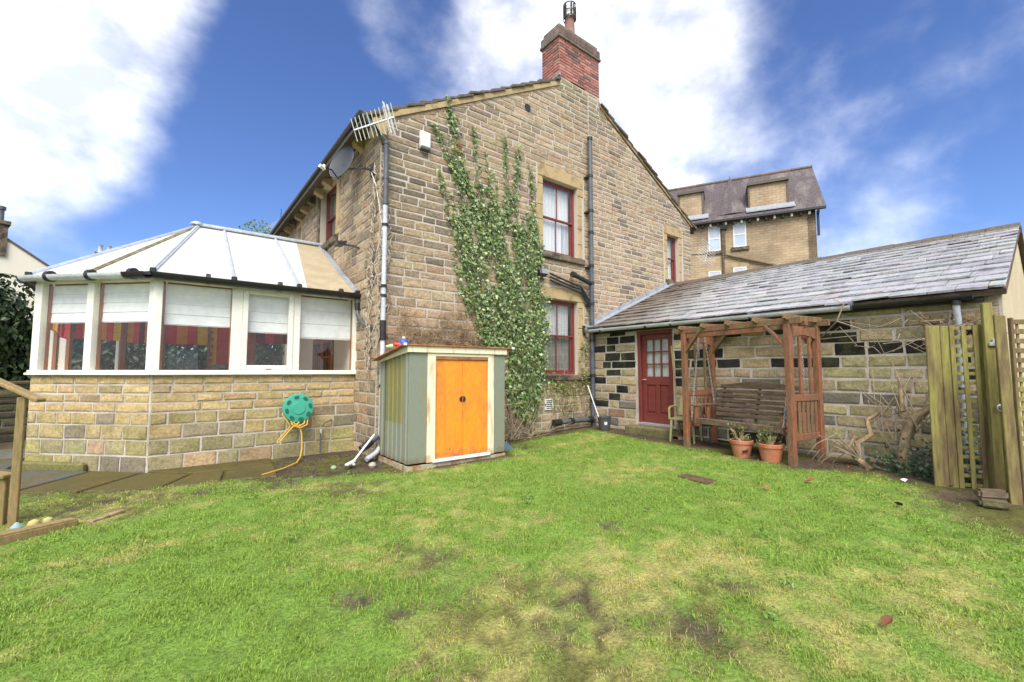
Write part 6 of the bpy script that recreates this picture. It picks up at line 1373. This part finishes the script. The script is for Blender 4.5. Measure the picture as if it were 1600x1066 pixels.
# plastic chair and broom by the door
chr_ = thing('plastic_chair', 'yellowed pale green plastic chair between the door and the arbour', 'chair', (5.16, -2.66, gzi(5.08, -2.5)), R(12))
def K_(mb, name, **k): return mb.build(name, M['chair_pl'], chr_, world=False, **k)
for x in (-.2, .2):
    for y in (-.2, .2): mb = MB(); mb.tube([(x*1.12, y*1.12, 0), (x, y, .42)], [.02, .028], 8); K_(mb, 'leg', smooth=True)
mb = MB(); mb.box(-.24, .24, -.24, .24, .41, .445); K_(mb, 'seat', bevel=.015, seg=2)
mb = MB(); mb.hexa([(.2, -.22, .46), (.24, -.22, .46), (.24, .22, .46), (.2, .22, .46), (.30, -.21, .82), (.33, -.21, .82), (.33, .21, .82), (.30, .21, .82)]); K_(mb, 'backrest', bevel=.012, seg=2)
for y in (-.24, .24): mb = MB(); mb.tube([(-.2, y, .42), (-.21, y, .62), (-.15, y, .65), (.2, y, .66), (.27, y, .70)], .022, 8); K_(mb, 'arm_rest', smooth=True)
br = thing('broom', 'pale wooden broom handle leaning on the wall beside the red door', 'broom', (4.98, -2.44, .12))
mb = MB(); mb.tube([(5.2, -2.52, .16), (5.43, -2.22, 1.97)], .017, 8); mb.build('handle', M['post'], br, smooth=True); mb = MB(); mb.box(5.14, 5.26, -2.66, -2.38, .10, .17); mb.build('head', M['bark'], br, bevel=.01)
# bucket with a stick
bk = thing('bucket', 'dark grey bucket standing in the corner by the soil pipe', 'bucket', (5.06, -.72, gzi(5.06, -.72)))
bz_ = gzi(5.06, -.72)
mb = MB(); mb.lathe((5.06, -.72, bz_), [(.10, 0), (.115, .005), (.15, .29), (.158, .29), (.158, .305), (.143, .305), (.105, .02), (0, .02)], 24, caps=False); mb.build('pail', mat('grey_pail', (.07, .075, .08), rough=.4, var=.1), bk, smooth=True)
mb = MB(); mb.tube([(5.06 + .155*math.cos(t), -.72 + .155*math.sin(t), bz_ + .29 - .09*math.sin(t)*0 + .0) for t in [math.pi*i/10 for i in range(11)]], .005, 6); mb.build('bail', M['metal'], bk)
mb = MB(); d = Vector((-.6, -.8, 0)).normalized(); s_ = Vector((d.y, -d.x, 0)); q = Vector((5.06, -.72, bz_ + .17)) + d*.128
mb.prism([q - s_*.03 + Vector((0, 0, -.035)), q + s_*.03 + Vector((0, 0, -.035)), q + s_*.03 + Vector((0, 0, .035)) + d*.006, q - s_*.03 + Vector((0, 0, .035)) + d*.006], d*.004); mb.build('sticker', M['white_paint'], bk)
mb = MB(); mb.tube([(5.02, -.7, bz_ + .03), (4.98, -.3, bz_ + 1.0)], .012, 8); tag(mb.build('mop_stick', M['white_paint'], None, smooth=True), 'thin white mop stick standing in the grey bucket against the wall', 'mop')
mb = MB(); mb.hexa([(2.08, -.92, .0), (2.32, -.92, .0), (2.32, -.78, .0), (2.08, -.78, .0), (2.06, -.88, .16), (2.14, -.88, .16), (2.14, -.8, .16), (2.06, -.8, .16)]); tag(mb.build('blue_wedge', mat('slate_blue', (.1, .17, .26), rough=.5, var=.1), None, bevel=.01), 'small blue plastic wedge on the ground behind the right of the shed', 'wedge')

# ------------------------------------------------------------------ fence, gate and climbing stems at the right
FR = Vector((4.45, -6.27, 0)); fdv = Vector((.486, -.873, 0)).normalized(); fang = math.atan2(fdv.y, fdv.x)
gp = thing('trellis_panel', 'algae green fence panel with a strip of square trellis between boards', 'fence panel', (FR.x, FR.y, gzi(4.45, -6.3) - .02), fang)
def F_(mb, name, parent, m='fence', bevel=.005, **k): return mb.build(name, M[m], parent, world=False, bevel=bevel, **k)
H = 1.93
for a, b in ((0, .135), (.138, .222)): mb = MB(); mb.box(a, b, -.012, .012, .0, H - .01*(a > 0)); F_(mb, 'board', gp)
for x in (.24, .345, .45): mb = MB(); mb.box(x - .022, x + .022, -.03, -.014, .02, H - .01); F_(mb, 'trellis_upright', gp, bevel=.003)
for k in range(18): z = .06 + k*(H - .1)/17; mb = MB(); mb.box(.226, .466, -.0135, -.001, z - .02, z + .02); F_(mb, 'trellis_bar', gp, bevel=.003)
for a, b in ((.47, .575), (.578, .70)): mb = MB(); mb.box(a, b, -.014, .012, .0, H + .02*(a > .6)); F_(mb, 'board', gp)
gt = thing('garden_gate', 'narrow green board gate with a grey latch beside the trellis panel', 'gate', (4.61, -6.76, gzi(4.6, -6.7) - .02), math.atan2(-.614, .789) + R(-14))
for a, b, h in ((.135, .21, 2.0),): mb = MB(); mb.box(a - .06, b - .06, -.045, -.02, .0, h); F_(mb, 'board', gt)
mb = MB(); mb.box(-.02, .07, -.022, .03, .02, 2.16); F_(mb, 'gate_post', gt)
mb = MB(); mb.box(.0, .13, -.05, -.023, 1.66, 1.70); mb.box(.03, .08, -.055, -.024, 1.68, 1.74); F_(mb, 'latch', gt, 'metal', bevel=.004)
mb = MB(); mb.lathe((.06, -.035, .98), [(.0, -.02), (.018, -.015), (.024, 0), (.01, .01)], 14, axis='y', caps=False); mb.tube([(.06 + .036*math.cos(t), -.05, .96 + .036*math.sin(t)) for t in [2*math.pi*i/12 for i in range(13)]], .008, 6, False); F_(mb, 'ring_handle', gt, 'metal', bevel=0)
tb = thing('tall_board', 'tall brown and green board leaning upright before the gate', 'board', (4.17, -6.9, gzi(4.15, -6.9) - .02), math.atan2(-.614, .789) - R(18))
mb = MB(); mb.hexa([(-.02, -.014, 0), (.08, -.014, 0), (.08, .014, 0), (-.02, .014, 0), (-.045, -.014, 2.0), (.05, -.014, 1.99), (.05, .014, 1.99), (-.045, .014, 2.0)]); F_(mb, 'plank', tb)
tf = thing('lattice_fence', 'green lattice fence panel cut by the right edge of the picture', 'fence panel', (4.26, -6.985, gzi(4.1, -6.9) - .02), math.atan2(-.614, .789))
mb = MB(); mb.box(-.03, .0, -.02, .02, 0, 1.98); F_(mb, 'frame', tf)
for k in range(17): mb = MB(); mb.box(.05 + k*.13, .075 + k*.13, .003, .018, .05, 1.96); F_(mb, 'trellis_upright', tf, bevel=.003)
for k in range(19): z = .1 + k*.102; mb = MB(); mb.box(.002, 2.2, -.012, .002, z - .026, z + .026); F_(mb, 'trellis_bar', tf, bevel=.003)
# the old climber: bent trunks, loose stems, ivy at the foot
vt = thing('wisteria_trunk', 'thick bent bare climber trunks growing against the outhouse wall by the fence', 'climber', (5.1, -6.0, 0))
TR = [([(4.98, -5.88, .02), (4.97, -5.9, .35), (5.0, -5.94, .6), (5.08, -6.04, .85), (5.16, -6.2, 1.0)], [.055, .06, .058, .05, .042]), ([(4.92, -5.6, .05), (4.95, -5.42, .2), (5.02, -5.4, .42), (5.05, -5.55, .55), (5.1, -5.5, .75), (5.2, -5.62, .86)], [.04, .042, .038, .034, .03, .02]),
      ([(5.05, -5.7, .0), (4.95, -5.45, .12), (4.98, -5.3, .35), (5.1, -5.35, .5)], [.03, .03, .026, .018]), ([(5.1, -5.9, .9), (5.25, -5.85, 1.35)], [.03, .018])]
for pl, rs in TR: mb = MB(); mb.tube(pl, rs, 9); mb.build('trunk', M['bark'], vt, smooth=True)
mb = MB()
for k in range(22):
    a = Vector((5.1 + rng.gauss(0, .06), -5.9 + rng.gauss(0, .2), rng.uniform(.3, .9))); b = Vector((5.25 + rng.gauss(0, .08), -5.9 + rng.gauss(0, .35), rng.uniform(.9, 1.7))); mb.tube([a, a.lerp(b, .5) + Vector((-.05, rng.gauss(0, .08), 0)), b], [.009, .007, .004], 5, False)
for k in range(10):
    y = rng.uniform(-5.5, -4.7); a = Vector((4.95, -5.45, .2)); b = Vector((4.9 + rng.gauss(0, .12), y, rng.uniform(.05, .5))); mb.tube([a, a.lerp(b, .5) + Vector((-.05, 0, rng.uniform(.05, .35))), b + Vector((0, 0, .06)), b + Vector((-.04, .1, -.1))], [.012, .009, .006, .003], 5, False)
for k in range(30):
    a = Vector((5.3 + rng.gauss(0, .06), rng.uniform(-6.8, -5.2), rng.uniform(1.75, 2.25))); b = a + Vector((rng.gauss(-.05, .06), rng.gauss(0, .35), rng.gauss(-.05, .22))); b.x = min(b.x, 5.44); mb.tube([a, a.lerp(b, .5) + Vector((-.04, rng.gauss(0, .1), rng.gauss(.05, .1))), b], [.006, .005, .003], 4, False)
mb.tube([(5.2, -5.15, 2.55), (5.1, -5.3, 2.45), (5.12, -5.2, 2.2), (5.3, -4.95, 2.0), (5.42, -4.8, 1.9)], [.004, .012, .013, .01, .006], 6); mb.tube([(5.12, -5.2, 2.2), (5.25, -5.6, 2.0), (5.4, -5.75, 1.5)], [.01, .006, .004], 5)
o = mb.build('twig', M['twig'], vt, recalc=False); o['kind'] = 'stuff'
P = [(rng.gauss(4.95, .16), rng.gauss(-6.0, .24), abs(rng.gauss(.12, .18)) + .02) for _ in range(520)] + [(rng.gauss(5.15, .08), rng.gauss(-6.5, .14), abs(rng.gauss(.0, .4)) + .05) for _ in range(260)]; P = [(x, y, z) for x, y, z in P if x < 5.42]
gi = thing('ground_ivy', 'low dark green ivy at the foot of the trellis panel', 'ivy', (4.95, -6.0, .05)); n = len(P)
leaves_mesh('foliage', P, np.tile([-.6, -.5, .7], (n, 1)), nrg.uniform(.035, .06, n), np.array([(.03, .07, .022), (.05, .1, .035), (.08, .13, .06)])[nrg.randint(0, 3, n)], gi)['kind'] = 'stuff'
mb = MB()
for k in range(12): mb.tube([(4.95, -6.0, .03), (4.95 + rng.gauss(0, .1), -6 + rng.gauss(0, .2), rng.uniform(.1, .3))], .005, 4, False)
mb.build('stem', M['twig'], gi, recalc=False)
P = [(rng.gauss(5.33, .07), rng.uniform(-6.75, -6.1), rng.uniform(1.75, 2.2)) for _ in range(150)]
dl = leaves_mesh('dry_leaves', P, np.tile([-.8, -.4, .4], (150, 1)), nrg.uniform(.03, .06, 150), np.array([(.25, .13, .06), (.2, .17, .08), (.12, .07, .03)])[nrg.randint(0, 3, 150)], None); dl['kind'] = 'stuff'; tag(dl, 'dry brown leaves caught under the outhouse gutter above the trellis', 'leaves')
# timber, stone and litter by the fence
for nm, lab, P_, m in (('timber_baulk', 'dark rotting length of timber lying on the stone by the fence', ((3.98, -6.66), (4.12, -6.86), .11, .09), 'wood_dark'), ('edging_stone', 'flat mossy stone under the rotting timber by the fence', ((3.93, -6.68), (3.98, -6.9), .16, .07), 'stone_moss3')):
    if m == 'stone_moss3': M[m] = mat('kerb_stone', (.15, .13, .06), rough=.9, col2=(.07, .055, .03), scale=6, amt=.7, var=.25, bump=.6, bscale=30)
    (ax, ay), (bx_, by_), w, h = P_; z = gzi(ax, ay) + (.075 if nm == 'timber_baulk' else .01); mb = MB(); mb.beam((ax, ay, z + h/2), (bx_, by_, z + h/2), w, h); tag(mb.build(nm, M[m], None, bevel=.02, seg=2), lab, 'log' if nm == 'timber_baulk' else 'stone')
for i, (x, y, c_, lab, s_) in enumerate(((.45, -6.65, (.14, .05, .02), 'curled rust brown leaf alone on the near grass', .042), (3.49, -5.28, (.3, .1, .04), 'orange brown leaf on the grass before the wisteria trunk', .06), (3.19, -6.18, (.03, .022, .015), 'dark blackened leaf standing in the grass near the fence', .05), (4.38, -6.42, (.24, .10, .055), 'reddish leaf at the foot of the trellis panel', .042), (1.1, -4.61, (.34, .29, .17), 'pale straw leaf in the middle of the lawn', .05), (2.85, -5.05, (.35, .15, .05), 'tan leaf lying on the grass before the right flower pot', .045))):
    z = gzi(x, y) + .035; mb = MB(); a = rng.uniform(0, 6); u = Vector((math.cos(a), math.sin(a), .25))*s_; v = Vector((-math.sin(a), math.cos(a), .15))*s_*.55; p = Vector((x, y, z)); up_ = Vector((0, 0, .02))
    L_ = [p - u, p - u*.4 + v + up_, p + u*.4 + v*.8 + up_*1.4, p + u*1.1 + up_, p + u*.4 - v*.8 + up_*.6, p - u*.4 - v + up_*.9]; cc_ = p + up_*-.2
    for k in range(6): mb.poly([cc_, L_[k], L_[(k + 1) % 6]])
    tag(mb.build('fallen_leaf', mat('leaf_%d' % i, c_, rough=.7, var=.2, vscale=60, bump=0), None, recalc=False), lab, 'leaf', 'leaves fallen on the lawn')
mb = MB(); p = Vector((4.3, -6.02, gzi(4.3, -6.0) + .03))
for (a, b, c_, d) in ((-.04, -.02, .035, -.03), (-.04, -.02, -.035, .028), (.035, -.03, .038, .028)): mb.poly([p + Vector((a, b, .0)), p + Vector((c_, d, .02)), p + Vector((.0, .0, .03))])
tag(mb.build('paper_scrap', M['white_paint'], None, recalc=False), 'crumpled white scrap on the grass edge before the ground ivy', 'litter')
P = [(rng.uniform(4.5, 5.3), rng.uniform(-5.7, -4.9), 0) for _ in range(110)]; P = [(x, y, gzi(x, y) + .012) for x, y, z in P]
ll = leaves_mesh('leaf_litter', P, np.tile([0, 0, 1.0], (110, 1)), nrg.uniform(.02, .045, 110), np.array([(.2, .07, .035), (.12, .05, .03), (.3, .12, .05)])[nrg.randint(0, 3, 110)], None, lobed=False); ll['kind'] = 'stuff'; tag(ll, 'reddish leaf litter on the soil between the swing and the fence', 'leaves')
mb = MB(); c0 = Vector((2.73, -4.24, gzi(2.73, -4.24) + .012)); mb.beam(c0 - Vector((.03, .22, .004)), c0 + Vector((.03, .22, -.004)), .22, .03); tag(mb.build('drain_cover', mat('rusted_iron', (.16, .085, .045), rough=.85, col2=(.07, .045, .03), scale=9, amt=.8, var=.2, bump=.4), None, bevel=.008), 'small rusty brown drain cover set in the lawn before the flower pots', 'drain cover')
# soil crumbs and pebbles in the bed by the conservatory wall
mb = MB()
for k in range(420):
    x = rng.uniform(-1.9, .0); y = rng.uniform(-1.1, .85); 
    if lawn_dist(np.array([x]), np.array([y]))[0] > .05 or (x < -1.45 and y > -.45): continue
    r = rng.uniform(.006, .022); z = gzi(x, y); j = lambda: rng.uniform(.6, 1.3)*r
    mb.hexa([(x - j(), y - j(), z - r*.4), (x + j(), y - j(), z - r*.4), (x + j(), y + j(), z - r*.4), (x - j(), y + j(), z - r*.4), (x - j()*.6, y - j()*.6, z + j()), (x + j()*.6, y - j()*.6, z + j()), (x + j()*.6, y + j()*.6, z + j()), (x - j()*.6, y + j()*.6, z + j())])
o = mb.build('soil_crumbs', mat('crumbly_soil', (.07, .05, .035), rough=.95, col2=(.2, .16, .12), scale=18, amt=.8, lo=.55, hi=.7, var=.3, bump=.3), None, recalc=False); o['kind'] = 'stuff'; tag(o, 'dark crumbly soil and grit along the conservatory wall', 'soil')

# ------------------------------------------------------------------ handrail and timber edging at the left
hr = thing('handrail', 'pale timber handrail on a square post at the left edge', 'handrail', (-3.9, -1.13, 0))
mb = MB(); mb.beam((-3.9, -1.14, -.05), (-3.9, -1.14, 1.2), .06, .06); mb.build('post', M['post'], hr, bevel=.006)
mb = MB(); mb.beam((-3.74, -1.32, 1.17), (-4.3, -.72, 1.45), .085, .04); mb.build('rail', M['post'], hr, bevel=.01)
mb = MB(); mb.beam((-4.02, -1.02, -.05), (-4.02, -1.02, .43), .12, .1); mb.build('short_post', M['post'], hr, bevel=.008)
mb = MB(); mb.beam((-3.95, -1.08, .45), (-4.5, -.65, .52), .13, .04); mb.build('step_rail', M['post'], hr, bevel=.008)
mb = MB(); mb.hexa([(-4.3, -2.12, -.03), (-3.4, -1.56, -.03), (-3.47, -1.44, -.03), (-4.37, -2.0, -.03), (-4.3, -2.12, .11), (-3.4, -1.56, .07), (-3.47, -1.44, .07), (-4.37, -2.0, .12)]); tag(mb.build('timber_edging', M['post'], None, bevel=.015, seg=2), 'worn timber edging board at the lower left edge of the lawn', 'edging')
mb = MB(); mb.beam((-3.34, -1.48, .0), (-3.12, -1.24, .012), .07, .03); tag(mb.build('loose_plank', M['bark'], None, bevel=.006), 'short brown plank half sunk in the grass near the timber edging', 'plank')
yb_ = thing('yellow_toy', 'small yellow plastic toy of two rounded lobes near the handrail post', 'toy', (-3.68, -1.35, 0))
for p, r in (((-3.72, -1.40, .02), .048), ((-3.64, -1.34, .02), .042)): 
    mb = MB(); mb.lathe((p[0], p[1], p[2] - .02), [(r*.1, 0), (r*.8, r*.25), (r, r*.9), (r*.75, r*1.5), (r*.1, r*1.8)], 14); mb.build('lobe', mat('pale_yellow_plastic', (.5, .42, .16), rough=.6, var=.08) if 'ylw' not in M else M['ylw'], yb_, smooth=True)
mb = MB(); mb.lathe((-3.82, -1.44, .0), [(.01, 0), (.04, .01), (.045, .05), (.01, .09)], 10); tag(mb.build('ball', mat('teal_ball', (.25, .36, .36), rough=.5, var=.1), None, smooth=True), 'small grey green ball left of the yellow toy', 'ball')
# tussocks and broad leaved weeds in the lawn
P = []; Nn = []
for (x, y) in ((.35, -3.6), (.5, -3.45), (-2.0, -1.55), (-.75, -1.0), (.05, -6.2), (1.35, -5.6), (.55, -6.1), (-1.9, -3.2), (1.5, -5.9)):
    for k in range(26): a = rng.uniform(0, 6.3); P.append((x + .09*math.cos(a)*rng.random(), y + .09*math.sin(a)*rng.random(), gzi(x, y) + rng.uniform(.02, .06))); Nn.append((math.cos(a)*.7, math.sin(a)*.7, .7))
wd_ = leaves_mesh('lawn_weeds', P, Nn, nrg.uniform(.02, .042, len(P)), np.array([(.12, .22, .035), (.16, .28, .05), (.24, .34, .08)])[nrg.randint(0, 3, len(P))], None, lobed=False, droop=1.2); wd_['kind'] = 'stuff'; tag(wd_, 'broad leaved weeds scattered through the lawn', 'weeds')
